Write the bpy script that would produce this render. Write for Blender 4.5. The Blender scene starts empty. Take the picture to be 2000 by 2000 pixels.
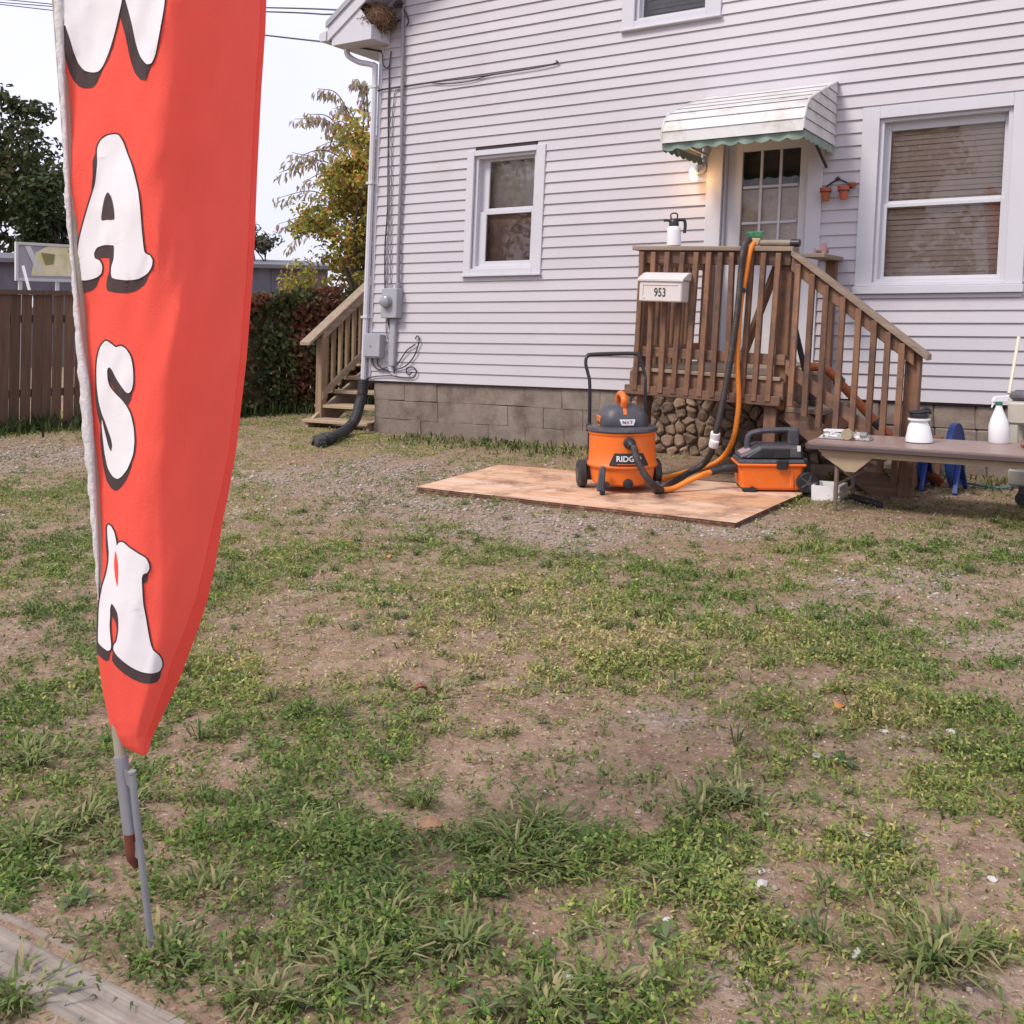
import bpy, bmesh, math, random
import numpy as np
from mathutils import Vector, Matrix
random.seed(7); RNG = np.random.default_rng(11)
scn = bpy.context.scene; COL = scn.collection
R = math.radians
# ---------------------------------------------------------------- camera
F, HZ, CH = 2000.0, 625.0, 1.18           # focal length and horizon row in photo pixels, eye height in metres
cam_d = bpy.data.cameras.new('camera'); cam = bpy.data.objects.new('camera', cam_d); COL.objects.link(cam)
cam.location = (0, 0, CH); cam.rotation_euler = (R(90), 0, 0)
cam_d.sensor_width = 36; cam_d.lens = 36; cam_d.shift_y = -(1000 - HZ) / 2000
cam_d.clip_start = .05; cam_d.clip_end = 2000
scn.camera = cam
# ---------------------------------------------------------------- sky, sun, exposure
SUN = Vector((-.66, -.48, .95)).normalized()          # direction towards the veiled sun
w = bpy.data.worlds.new('World'); scn.world = w; w.use_nodes = True
wt = w.node_tree; bg = wt.nodes['Background']
sky = wt.nodes.new('ShaderNodeTexSky'); sky.sky_type = 'NISHITA'; sky.sun_disc = False
sky.sun_elevation = math.asin(SUN.z); sky.sun_rotation = math.atan2(SUN.x, SUN.y)
sky.air_density = 1.0; sky.dust_density = 3.0; sky.ozone_density = 1.0
tcw = wt.nodes.new('ShaderNodeTexCoord'); nzw = wt.nodes.new('ShaderNodeTexNoise')
nzw.inputs['Scale'].default_value = 2.2; nzw.inputs['Detail'].default_value = 5
rmw = wt.nodes.new('ShaderNodeMapRange'); rmw.inputs['To Min'].default_value = .80; rmw.inputs['To Max'].default_value = .97
rmw.inputs['From Min'].default_value = .35; rmw.inputs['From Max'].default_value = .65
mxw = wt.nodes.new('ShaderNodeMix'); mxw.data_type = 'RGBA'
mxw.inputs['B'].default_value = (7.0, 6.95, 8.5, 1)     # thin even cloud over the blue
wt.links.new(tcw.outputs['Generated'], nzw.inputs['Vector']); wt.links.new(nzw.outputs['Fac'], rmw.inputs['Value'])
wt.links.new(rmw.outputs['Result'], mxw.inputs['Factor']); wt.links.new(sky.outputs['Color'], mxw.inputs['A'])
wt.links.new(mxw.outputs['Result'], bg.inputs['Color']); bg.inputs['Strength'].default_value = .1
sd = bpy.data.lights.new('sun', 'SUN'); sd.energy = 1.9; sd.angle = R(16); sd.color = (1, .90, .79)
so = bpy.data.objects.new('sun', sd); COL.objects.link(so); so.location = (-10, -6, 12)
so.rotation_euler = (-SUN).to_track_quat('-Z', 'Y').to_euler()
scn.view_settings.view_transform = 'Standard'; scn.view_settings.look = 'None'
scn.view_settings.exposure = 0.58; scn.view_settings.gamma = 1; scn.view_settings.use_curve_mapping = False
# ---------------------------------------------------------------- frames of reference
UU = np.array([3300., -2000., 0]) / math.hypot(3300, 2000)     # along the house front, to the right
NN = np.array([2000., 3300., 0]) / math.hypot(3300, 2000)      # into the house
C0 = np.array([-1.49, 10.8, 0]); RACK = .05                    # front left corner; sideways lean built in to follow the camera's skew
CAMP = np.array([0, 0, CH])
def V3(*a): return np.array(a, float)
def ray(px, py): return V3((px - 1000) / F, 1, -(py - HZ) / F)
def at(px, py, Y): return CAMP + ray(px, py) * Y               # photo pixel at a known depth
def G(px, py, z=0.):                                           # photo pixel on the level z
    r = ray(px, py); return CAMP + r * ((z - CH) / r[2])
def H(s, d, z, k=RACK): return C0 + UU * (s + k * (z - .55)) - NN * d + V3(0, 0, z)
def WP(px, py, d=0., k=RACK):
    r = ray(px, py); t = np.dot(C0 - NN * d - CAMP, NN) / np.dot(r, NN); P = CAMP + r * t
    return np.dot(P - C0, UU) - k * (P[2] - .55), P[2]
def HD(px, py, d): s, z = WP(px, py, d); return H(s, d, z)
# ---------------------------------------------------------------- mesh helpers
class MB:
    def __init__(s): s.v = []; s.f = []
    def add(s, vs, fs):
        o = len(s.v); s.v += [tuple(map(float, p)) for p in vs]; s.f += [tuple(i + o for i in f) for f in fs]; return s
    def hexa(s, p):      # bottom ring 0-3, top ring 4-7
        return s.add(p, [(3, 2, 1, 0), (4, 5, 6, 7), (0, 1, 5, 4), (1, 2, 6, 5), (2, 3, 7, 6), (3, 0, 4, 7)])
    def box(s, x0, x1, y0, y1, z0, z1, fn=None):
        p = [(x0, y0, z0), (x1, y0, z0), (x1, y1, z0), (x0, y1, z0), (x0, y0, z1), (x1, y0, z1), (x1, y1, z1), (x0, y1, z1)]
        return s.hexa([fn(*q) if fn else q for q in p])
    def prism(s, poly, ext):    # planar polygon of 3d points swept by ext
        n = len(poly); e = np.array(ext)
        return s.add(list(poly) + [np.array(p) + e for p in poly],
                     [tuple(range(n)), tuple(range(2 * n - 1, n - 1, -1))] + [(i, i + n, (i + 1) % n + n, (i + 1) % n) for i in range(n)])
    def beam(s, a, b, wid, hei, up=(0, 0, 1)):
        a = np.array(a, float); b = np.array(b, float); t = b - a; t /= np.linalg.norm(t)
        x = np.cross(t, up); x /= np.linalg.norm(x); y = np.cross(x, t)
        q = [(-1, -1), (1, -1), (1, 1), (-1, 1)]
        return s.hexa([a + x * i * wid / 2 + y * j * hei / 2 for i, j in q] + [b + x * i * wid / 2 + y * j * hei / 2 for i, j in q])
    def tube(s, pts, rad, seg=8, cap=True):
        pts = [np.array(p, float) for p in pts]; n = len(pts)
        rad = [rad] * n if not hasattr(rad, '__len__') else rad
        T = []
        for i in range(n):
            t = pts[min(i + 1, n - 1)] - pts[max(i - 1, 0)]; T.append(t / (np.linalg.norm(t) + 1e-9))
        a = np.array([0, 0, 1.]) if abs(T[0][2]) < .9 else np.array([1., 0, 0])
        N = np.cross(T[0], a); N /= np.linalg.norm(N); vs = []
        for i in range(n):
            N = N - T[i] * np.dot(N, T[i]); N /= np.linalg.norm(N) + 1e-9; B = np.cross(T[i], N)
            for k in range(seg):
                c = 2 * math.pi * k / seg; vs.append(pts[i] + (N * math.cos(c) + B * math.sin(c)) * rad[i])
        fs = [(i * seg + k, i * seg + (k + 1) % seg, (i + 1) * seg + (k + 1) % seg, (i + 1) * seg + k) for i in range(n - 1) for k in range(seg)]
        if cap: fs += [tuple(range(seg - 1, -1, -1)), tuple((n - 1) * seg + k for k in range(seg))]
        return s.add(vs, fs)
    def lathe(s, prof, c=(0, 0, 0), ax=(0, 0, 1), seg=24, sq=None):   # prof: (radius, height)
        ax = np.array(ax, float); ax /= np.linalg.norm(ax); a = np.array([1., 0, 0]) if abs(ax[0]) < .9 else np.array([0, 1., 0])
        X = a - ax * np.dot(a, ax); X /= np.linalg.norm(X); Y = np.cross(ax, X); c = np.array(c, float); vs = []
        for r, h in prof:
            for k in range(seg):
                t = 2 * math.pi * k / seg; ca, sa = math.cos(t), math.sin(t)
                m = 1 if not sq else (abs(ca) ** sq + abs(sa) ** sq) ** (-1 / sq)
                vs.append(c + ax * h + (X * ca + Y * sa) * r * m)
        n = len(prof)
        fs = [(i * seg + k, i * seg + (k + 1) % seg, (i + 1) * seg + (k + 1) % seg, (i + 1) * seg + k) for i in range(n - 1) for k in range(seg)]
        fs += [tuple(range(seg - 1, -1, -1)), tuple((n - 1) * seg + k for k in range(seg))]
        return s.add(vs, fs)
    def xf(s, fn): s.v = [tuple(map(float, fn(*p))) for p in s.v]; return s
def spline(pts, n=8):
    P = [np.array(p, float) for p in pts]; P = [2 * P[0] - P[1]] + P + [2 * P[-1] - P[-2]]; out = []
    for i in range(1, len(P) - 2):
        for k in range(n):
            t = k / n; a, b, c, d = P[i - 1:i + 3]
            out.append(.5 * (2 * b + (c - a) * t + (2 * a - 5 * b + 4 * c - d) * t * t + (3 * b - a - 3 * c + d) * t ** 3))
    return out + [P[-2]]
def origin_of(o):
    while o is not None and o.parent: o = o.parent
    return np.array(o.location) if o is not None else np.zeros(3)
def tag(o, label=None, cat=None, group=None, kind=None):
    for k, v in (('label', label), ('category', cat), ('group', group), ('kind', kind)):
        if v: o[k] = v
    return o
def obj(name, mb, mat, parent=None, smooth=False, base=None, bevel=0, solid=0):
    off = origin_of(parent) if parent is not None else (np.array(base, float) if base is not None else np.zeros(3))
    me = bpy.data.meshes.new(name); me.from_pydata([tuple(np.array(p) - off) for p in mb.v], [], mb.f)
    bm = bmesh.new(); bm.from_mesh(me); bmesh.ops.recalc_face_normals(bm, faces=bm.faces); bm.to_mesh(me); bm.free()
    me.materials.append(mat); o = bpy.data.objects.new(name, me); COL.objects.link(o)
    if parent is not None: o.parent = parent
    elif base is not None: o.location = off
    if smooth:
        me.polygons.foreach_set('use_smooth', [True] * len(me.polygons))
        try: me.set_sharp_from_angle(angle=R(42))
        except Exception: pass
    if bevel:
        m = o.modifiers.new('bevel', 'BEVEL'); m.width = bevel; m.segments = 1; m.limit_method = 'ANGLE'; m.angle_limit = R(40)
    if solid:
        m = o.modifiers.new('solid', 'SOLIDIFY'); m.thickness = solid; m.offset = 0
    return o
def thing(name, label, cat, loc, group=None):
    o = bpy.data.objects.new(name, None); COL.objects.link(o); o.location = tuple(map(float, loc)); o.empty_display_size = .1
    return tag(o, label, cat, group)
def raw_mesh(name, verts, tris, mat, col=None, base=(0, 0, 0), parent=None, quads=None):
    """big numpy meshes: verts (n,3), tris (m,3), col (n,3) vertex colour"""
    me = bpy.data.meshes.new(name); n = len(verts)
    if parent is not None: verts = verts - origin_of(parent)
    me.vertices.add(n); me.vertices.foreach_set('co', np.ascontiguousarray(verts, np.float32).ravel())
    fc = quads if quads is not None else tris; k = fc.shape[1]; m = len(fc)
    me.loops.add(m * k); me.loops.foreach_set('vertex_index', np.ascontiguousarray(fc, np.int32).ravel())
    me.polygons.add(m); me.polygons.foreach_set('loop_start', np.arange(0, m * k, k, dtype=np.int32))
    me.update(calc_edges=True); me.validate()
    if col is not None:
        at_ = me.color_attributes.new('Col', 'FLOAT_COLOR', 'POINT')
        at_.data.foreach_set('color', np.hstack([col, np.ones((n, 1))]).astype(np.float32).ravel())
    me.materials.append(mat); o = bpy.data.objects.new(name, me); COL.objects.link(o)
    if parent is not None: o.parent = parent
    return o
def text_mb(txt, size, fn, bold=0., res=3):
    c = bpy.data.curves.new('txt', 'FONT'); c.body = txt; c.size = size; c.align_x = 'CENTER'; c.align_y = 'CENTER'; c.offset = bold; c.resolution_u = res
    o = bpy.data.objects.new('txt', c); COL.objects.link(o)
    dg = bpy.context.evaluated_depsgraph_get(); me = bpy.data.meshes.new_from_object(o.evaluated_get(dg))
    mb = MB(); mb.add([fn(v.co.x, v.co.y) for v in me.vertices], [tuple(p.vertices) for p in me.polygons])
    bpy.data.objects.remove(o); bpy.data.curves.remove(c); bpy.data.meshes.remove(me); return mb
# ---------------------------------------------------------------- materials
MATS = {}
def mat(name, col=(.5, .5, .5), rough=.6, var=.12, scale=6., stretch=None, rot=0., bump=0., bscale=40., dirt=None, dscale=3., dlo=.5, dhi=.7,
        metal=0., rand=0., spec=.5, attr=False, transl=0., emit=None, hue=None, coat=0.):
    if name in MATS: return MATS[name]
    m = bpy.data.materials.new(name); m.use_nodes = True; t = m.node_tree; p = t.nodes['Principled BSDF']; L = t.links.new; N = t.nodes.new
    p.inputs['Roughness'].default_value = rough; p.inputs['Metallic'].default_value = metal; p.inputs['Specular IOR Level'].default_value = spec
    p.inputs['Coat Weight'].default_value = coat
    tc = N('ShaderNodeTexCoord'); vec = tc.outputs['Object']
    if stretch:
        a = N('ShaderNodeMapping'); a.inputs['Rotation'].default_value = (0, 0, rot); L(vec, a.inputs['Vector'])
        b = N('ShaderNodeMapping'); b.inputs['Scale'].default_value = stretch; L(a.outputs['Vector'], b.inputs['Vector']); vec = b.outputs['Vector']
        oi0 = N('ShaderNodeObjectInfo'); ad = N('ShaderNodeVectorMath'); ad.operation = 'MULTIPLY_ADD'
        ad.inputs[1].default_value = (37, 53, 71); L(oi0.outputs['Random'], ad.inputs[0]); L(vec, ad.inputs[2]); vec = ad.outputs['Vector']
    nz = N('ShaderNodeTexNoise'); nz.inputs['Scale'].default_value = scale; nz.inputs['Detail'].default_value = 6; nz.inputs['Roughness'].default_value = .6; L(vec, nz.inputs['Vector'])
    mr = N('ShaderNodeMapRange'); mr.inputs['From Min'].default_value = .25; mr.inputs['From Max'].default_value = .75
    mr.inputs['To Min'].default_value = 1 - var; mr.inputs['To Max'].default_value = 1 + var; L(nz.outputs['Fac'], mr.inputs['Value'])
    val = mr.outputs['Result']
    if rand:
        oi = N('ShaderNodeObjectInfo'); r2 = N('ShaderNodeMapRange'); r2.inputs['To Min'].default_value = 1 - rand; r2.inputs['To Max'].default_value = 1 + rand
        L(oi.outputs['Random'], r2.inputs['Value']); mu = N('ShaderNodeMath'); mu.operation = 'MULTIPLY'; L(val, mu.inputs[0]); L(r2.outputs['Result'], mu.inputs[1]); val = mu.outputs[0]
    if attr:
        ca = N('ShaderNodeAttribute'); ca.attribute_name = 'Col'; base = ca.outputs['Color']
    else:
        rg = N('ShaderNodeRGB'); rg.outputs[0].default_value = (*col, 1); base = rg.outputs[0]
    if hue:     # second colour mixed in by a larger noise
        n3 = N('ShaderNodeTexNoise'); n3.inputs['Scale'].default_value = hue[1]; n3.inputs['Detail'].default_value = 4; L(vec, n3.inputs['Vector'])
        r3 = N('ShaderNodeMapRange'); r3.inputs['From Min'].default_value = .42; r3.inputs['From Max'].default_value = .62; L(n3.outputs['Fac'], r3.inputs['Value'])
        x3 = N('ShaderNodeMix'); x3.data_type = 'RGBA'; L(r3.outputs['Result'], x3.inputs['Factor']); L(base, x3.inputs['A']); x3.inputs['B'].default_value = (*hue[0], 1); base = x3.outputs['Result']
    if dirt:
        n2 = N('ShaderNodeTexNoise'); n2.inputs['Scale'].default_value = dscale; n2.inputs['Detail'].default_value = 8; n2.inputs['Roughness'].default_value = .7; L(tc.outputs['Object'], n2.inputs['Vector'])
        r4 = N('ShaderNodeMapRange'); r4.inputs['From Min'].default_value = dlo; r4.inputs['From Max'].default_value = dhi; L(n2.outputs['Fac'], r4.inputs['Value'])
        x2 = N('ShaderNodeMix'); x2.data_type = 'RGBA'; L(r4.outputs['Result'], x2.inputs['Factor']); L(base, x2.inputs['A']); x2.inputs['B'].default_value = (*dirt, 1); base = x2.outputs['Result']
    sc = N('ShaderNodeVectorMath'); sc.operation = 'SCALE'; L(base, sc.inputs[0]); L(val, sc.inputs['Scale'])
    L(sc.outputs['Vector'], p.inputs['Base Color'])
    if bump:
        nb = N('ShaderNodeTexNoise'); nb.inputs['Scale'].default_value = bscale; nb.inputs['Detail'].default_value = 5; L(vec, nb.inputs['Vector'])
        bp = N('ShaderNodeBump'); bp.inputs['Strength'].default_value = bump; bp.inputs['Distance'].default_value = .01; L(nb.outputs['Fac'], bp.inputs['Height']); L(bp.outputs['Normal'], p.inputs['Normal'])
    if emit: p.inputs['Emission Color'].default_value = (*emit[0], 1); p.inputs['Emission Strength'].default_value = emit[1]
    if transl:
        out = t.nodes['Material Output']; tr = N('ShaderNodeBsdfTranslucent'); L(sc.outputs['Vector'], tr.inputs['Color'])
        ms = N('ShaderNodeMixShader'); ms.inputs[0].default_value = transl; L(p.outputs[0], ms.inputs[1]); L(tr.outputs[0], ms.inputs[2]); L(ms.outputs[0], out.inputs['Surface'])
    MATS[name] = m; return m
WA = math.atan2(2000, 3300)                 # turns world x onto the wall direction
def wood(name, col, axis='z', rough=.75, rand=.22, var=.35, **k):
    st = {'z': (28, 28, 1.6), 'u': (1.6, 28, 28), 'n': (28, 1.6, 28)}[axis]
    return mat(name, col, rough, var, 1.0, stretch=st, rot=WA, bump=.25, bscale=1.6, rand=rand, **k)
M_SID = mat('white_siding_paint', (.53, .51, .545), .45, .035, 1.2, rand=.03, dirt=(.44, .41, .41), dscale=1.1, dlo=.56, dhi=.85, bump=.04, bscale=60)
M_TRIM = mat('white_trim_paint', (.59, .595, .64), .4, .04, 3, dirt=(.54, .52, .49), dscale=4, dlo=.58, dhi=.85)
M_SHEATH = mat('old_sheathing', (.12, .1, .09), .9)
M_ROOM = mat('room_interior', (.28, .16, .11), .9, .2)
M_PARGE = mat('parged_block', (.235, .195, .162), .9, .25, 7, rand=.10, dirt=(.13, .092, .075), dscale=3.2, dlo=.46, dhi=.70, bump=.5, bscale=45)
M_MORT = mat('mortar', (.20, .16, .13), .95, .3, 14, bump=.6, bscale=50)
M_STONE = mat('field_stone', (.225, .155, .105), .9, .35, 11, rand=.45, dirt=(.15, .105, .075), dscale=9, dlo=.48, dhi=.7, bump=.6, bscale=38)
M_W_Z = wood('brown_wood_upright', (.205, .105, .058), 'z', dirt=(.085, .055, .05), dscale=6, dlo=.45, dhi=.7)
M_W_U = wood('brown_wood_along', (.19, .105, .064), 'u', dirt=(.085, .055, .05), dscale=6, dlo=.45, dhi=.7)
M_W_N = wood('brown_wood_across', (.21, .11, .06), 'n')
M_WG_U = wood('weathered_wood_along', (.27, .205, .15), 'u', rand=.12)
M_T_Z = wood('tan_wood_upright', (.27, .185, .115), 'z', rand=.2)
M_T_U = wood('tan_wood_along', (.36, .275, .18), 'u', rand=.12)
M_T_N = wood('tan_wood_across', (.33, .255, .18), 'n', rand=.12)
M_FEN = wood('dark_fence_wood', (.118, .066, .040), 'z', rand=.3)
M_DARK = mat('black_plastic', (.022, .021, .025), .42, .15, 10)
M_RUB = mat('black_rubber', (.028, .027, .03), .6, .2, 14, dirt=(.09, .075, .06), dscale=9, dlo=.55, dhi=.8)
M_GREYP = mat('charcoal_plastic', (.062, .062, .075), .46, .15, 10, dirt=(.17, .145, .125), dscale=8, dlo=.5, dhi=.78)
M_OR = mat('orange_plastic', (.80, .165, .018), .38, .07, 8, dirt=(.50, .21, .09), dscale=7, dlo=.52, dhi=.80, bump=.05, bscale=60)
M_ORH = mat('orange_hose_plastic', (.74, .225, .02), .45, .12, 12)
M_HOSE = mat('dark_hose_plastic', (.034, .028, .029), .5, .2, 12, dirt=(.12, .09, .07), dscale=14, dlo=.5, dhi=.8)
M_WHITE = mat('white_plastic', (.78, .78, .79), .35, .04, 6)
M_BLKMET = mat('black_painted_tube', (.018, .018, .025), .3, .1, 10)
M_GALV = mat('galvanised_steel', (.30, .31, .34), .5, .15, 12, metal=.35, dirt=(.2, .17, .15), dscale=9, dlo=.55, dhi=.8)
M_GREYBOX = mat('grey_enamel', (.36, .375, .41), .45, .08, 8)
M_INK = mat('black_ink', (.02, .02, .022), .5)
M_REDINK = mat('red_ink', (.65, .04, .03), .5)
M_LABW = mat('label_white', (.74, .75, .78), .4, .03)
M_CABLE = mat('dark_cable', (.035, .03, .04), .6, .2)
M_GREYCAB = mat('grey_cable', (.24, .22, .24), .6, .2)
def glass_mat(name, tint, refl):
    m = bpy.data.materials.new(name); m.use_nodes = True; t = m.node_tree; t.nodes.remove(t.nodes['Principled BSDF']); out = t.nodes['Material Output']
    tr = t.nodes.new('ShaderNodeBsdfTransparent'); tr.inputs[0].default_value = (*tint, 1)
    gl = t.nodes.new('ShaderNodeBsdfGlossy'); gl.inputs['Roughness'].default_value = .01
    nz = t.nodes.new('ShaderNodeTexNoise'); nz.inputs['Scale'].default_value = 1.6; bp = t.nodes.new('ShaderNodeBump'); bp.inputs['Strength'].default_value = .05; bp.inputs['Distance'].default_value = .01
    t.links.new(nz.outputs['Fac'], bp.inputs['Height']); t.links.new(bp.outputs['Normal'], gl.inputs['Normal'])
    fr = t.nodes.new('ShaderNodeFresnel'); fr.inputs['IOR'].default_value = refl; mx = t.nodes.new('ShaderNodeMixShader')
    t.links.new(fr.outputs[0], mx.inputs[0]); t.links.new(tr.outputs[0], mx.inputs[1]); t.links.new(gl.outputs[0], mx.inputs[2]); t.links.new(mx.outputs[0], out.inputs['Surface'])
    return m
M_GLASS = glass_mat('window_glass', (.92, .92, .91), 1.5)
M_GLASS2 = glass_mat('dusty_window_glass', (.93, .92, .91), 1.5)
# ---------------------------------------------------------------- noise on the ground plane (numpy)
_perm = RNG.random((256, 256))
def vnoise(x, y):
    x = np.asarray(x, float); y = np.asarray(y, float); xi = np.floor(x).astype(int); yi = np.floor(y).astype(int); fx = x - xi; fy = y - yi
    fx = fx * fx * (3 - 2 * fx); fy = fy * fy * (3 - 2 * fy); g = lambda a, b: _perm[a & 255, b & 255]
    return (g(xi, yi) * (1 - fx) + g(xi + 1, yi) * fx) * (1 - fy) + (g(xi, yi + 1) * (1 - fx) + g(xi + 1, yi + 1) * fx) * fy
def fbm(x, y, sc, o=4):
    v = 0; a = .5; t = 0
    for i in range(o): v = v + a * vnoise(x * sc + 17.3 * i, y * sc + 9.1 * i); t += a; a *= .5; sc *= 2.03
    return v / t
def ell(px, py, rx, ry):                  # a patch seen in the photo, as an ellipse on the ground
    c = G(px, py); return c[0], c[1], rx * c[1] / F, max(.05, (G(px, py - ry)[1] - G(px, py + ry)[1]) / 2)
GREEN = [ell(*e) for e in [(90, 1110, 130, 70), (1000, 1170, 420, 60), (1500, 1230, 300, 50), (800, 1060, 250, 30), (560, 1560, 230, 70), (150, 1560, 260, 130),
    (300, 1720, 300, 110), (1050, 1640, 140, 110), (1390, 1590, 150, 80), (1620, 1490, 190, 55), (1850, 1420, 170, 60), (1460, 1380, 130, 30), (1700, 1740, 180, 90), (1800, 1880, 130, 90), (1500, 1840, 120, 60),
    (700, 1880, 420, 110), (1150, 1920, 250, 90), (520, 1980, 300, 60), (1760, 1640, 110, 60), (1950, 1560, 100, 90), (700, 1430, 200, 60), (430, 1330, 200, 40), (60, 1340, 140, 35),
    (950, 868, 160, 10), (1600, 1040, 90, 12), (1900, 1090, 150, 20), (1880, 1260, 170, 30), (200, 975, 260, 30), (820, 1180, 110, 40), (330, 1170, 130, 50), (1180, 1750, 60, 60),
    (1340, 1700, 110, 50), (480, 1120, 120, 30), (620, 1660, 110, 70), (1200, 1120, 120, 30), (1300, 1290, 260, 30)]]
BARE = [ell(*e) for e in [(1180, 1440, 260, 60), (1500, 1330, 120, 30), (560, 1200, 180, 40), (1220, 1540, 130, 40), (1150, 1790, 90, 40), (1960, 1960, 160, 90), (1920, 1740, 110, 60), (1550, 1700, 90, 40),
    (330, 1640, 70, 50), (60, 1230, 120, 25), (900, 1310, 200, 35), (1650, 1600, 120, 40), (1260, 1880, 70, 40), (860, 1600, 60, 40), (1290, 1060, 200, 15), (1950, 1340, 120, 25), (740, 1560, 70, 40), (1450, 1960, 60, 50), (1560, 1010, 160, 25), (1700, 965, 250, 20)]]
GRAV = [ell(*e) for e in [(700, 930, 330, 36), (1100, 1030, 330, 34), (860, 985, 300, 26), (80, 890, 240, 26), (1750, 1135, 150, 26), (1880, 1250, 150, 30), (1560, 1190, 90, 20), (1380, 1040, 120, 18), (1500, 1870, 130, 60), (1480, 1720, 70, 50), (1900, 1900, 120, 60), (1770, 1430, 130, 40), (1330, 1400, 80, 30)]]
def blobs(L, x, y):
    v = np.zeros_like(np.asarray(x, float))
    for a, b, r1, r2 in L: v = np.maximum(v, np.exp(-(((x - a) / r1) ** 2 + ((y - b) / r2) ** 2) * .8))
    return v
def grass_d(x, y):
    wob = .25 * (fbm(x, y, 3.1) - .5); xx = x + wob; yy = y + wob
    v = .29 + .95 * (fbm(x, y, 2.3) - .5) + 1.35 * (fbm(x + 40, y, 6.5, 3) - .5) + 1.5 * (fbm(x + 11, y + 5, 21, 2) - .5) + .36 * blobs(GREEN, xx, yy) - .34 * blobs(BARE, xx, yy) - .30 * blobs(GRAV, xx, yy)
    return np.clip(np.maximum(v * 1.1, .75 * (fbm(x + 5, y + 60, 14, 3) - .30)), 0, 1)
def gravel_d(x, y):
    wob = .2 * (fbm(x + 9, y, 2.7) - .5); return np.clip(blobs(GRAV, x + wob, y + wob) * 1.0 - .22 + 1.1 * (fbm(x, y + 31, 2.2) - .5) + 1.5 * (fbm(x + 3, y, 7, 3) - .5) - .05, 0, .7)
def hgt(x, y):
    near = np.clip((y - 1.2) / 1.0, 0, 1) * np.clip((9.5 - y) / 3, 0, 1)
    return ((fbm(x, y, 1.3, 3) - .5) * .05 + (fbm(x, y, 7, 3) - .5) * .018) * near - .006
# ================================================================ SETTING: ground, kerb
xs = np.concatenate([[-400, -120, -50, -25, -15, -10], np.arange(-7, 6.5, .055), [8, 12, 20, 45, 120, 400]])
ys = np.concatenate([[-300, -80, -20, -6, -1, .5], np.arange(1.2, 12.5, .055), [14, 17, 22, 35, 70, 160, 600]])
XX, YY = np.meshgrid(xs, ys); hh = np.where((XX > -7.1) & (XX < 6.6), hgt(XX, YY), -.006)
gv = np.stack([XX, YY, hh], -1).reshape(-1, 3); nx, ny = len(xs), len(ys)
ii = (np.arange(ny - 1)[:, None] * nx + np.arange(nx - 1)[None]).ravel(); gq = np.stack([ii, ii + 1, ii + nx + 1, ii + nx], 1)
gcol = np.stack([gravel_d(XX, YY), grass_d(XX, YY), fbm(XX, YY, .9)], -1).reshape(-1, 3)
def ground_mat():
    m = bpy.data.materials.new('bare_earth'); m.use_nodes = True; t = m.node_tree; p = t.nodes['Principled BSDF']; N = t.nodes.new; L = t.links.new
    p.inputs['Roughness'].default_value = .95; p.inputs['Specular IOR Level'].default_value = .15
    tc = N('ShaderNodeTexCoord'); ca = N('ShaderNodeAttribute'); ca.attribute_name = 'Col'; sp = N('ShaderNodeSeparateColor'); L(ca.outputs['Color'], sp.inputs[0])
    def noise(s, d=6, r=.65):
        n = N('ShaderNodeTexNoise'); n.inputs['Scale'].default_value = s; n.inputs['Detail'].default_value = d; n.inputs['Roughness'].default_value = r; L(tc.outputs['Object'], n.inputs['Vector']); return n.outputs['Fac']
    def mix(f, a, b):
        x = N('ShaderNodeMix'); x.data_type = 'RGBA'; L(f, x.inputs['Factor'])
        for s, v in (('A', a), ('B', b)):
            if isinstance(v, tuple): x.inputs[s].default_value = (*v, 1)
            else: L(v, x.inputs[s])
        return x.outputs['Result']
    def rng(v, a, b):
        r = N('ShaderNodeMapRange'); r.inputs['From Min'].default_value = a; r.inputs['From Max'].default_value = b; L(v, r.inputs['Value']); return r.outputs['Result']
    c = mix(rng(noise(1.4), .35, .65), (.305, .200, .135), (.36, .262, .185))
    c = mix(rng(noise(9), .42, .66), c, (.215, .135, .093))
    c = mix(rng(noise(55, 3), .56, .72), c, (.48, .40, .33))
    c = mix(sp.outputs[0], c, mix(rng(noise(38, 4), .4, .62), (.30, .225, .18), (.42, .35, .305)))
    dk = N('ShaderNodeMath'); dk.operation = 'MULTIPLY'; L(sp.outputs[1], dk.inputs[0]); dk.inputs[1].default_value = .6
    c = mix(dk.outputs[0], c, mix(rng(noise(25), .4, .6), (.23, .185, .105), (.28, .23, .13)))
    L(c, p.inputs['Base Color'])
    b1 = N('ShaderNodeBump'); b1.inputs['Strength'].default_value = .8; b1.inputs['Distance'].default_value = .014; L(noise(45, 6, .7), b1.inputs['Height'])
    b2 = N('ShaderNodeBump'); b2.inputs['Strength'].default_value = .8; b2.inputs['Distance'].default_value = .05; L(noise(11, 4), b2.inputs['Height']); L(b2.outputs['Normal'], b1.inputs['Normal'])
    L(b1.outputs['Normal'], p.inputs['Normal']); return m
ground = raw_mesh('ground', gv, None, ground_mat(), gcol, quads=gq); tag(ground, kind='structure')
ground.data.polygons.foreach_set('use_smooth', [True] * len(ground.data.polygons))
M_KERB = mat('weathered_sleeper', (.285, .25, .212), .9, .4, 1.0, stretch=(2.2, 34, 34), rot=WA, dirt=(.21, .155, .12), dscale=6, dlo=.44, dhi=.66, bump=.9, bscale=1.4)
def KB(s, d, z): return C0 + UU * s - NN * d + V3(0, 0, z)
kb = MB()
KE = [-6, 2.6, 6.4, 14]
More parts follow.
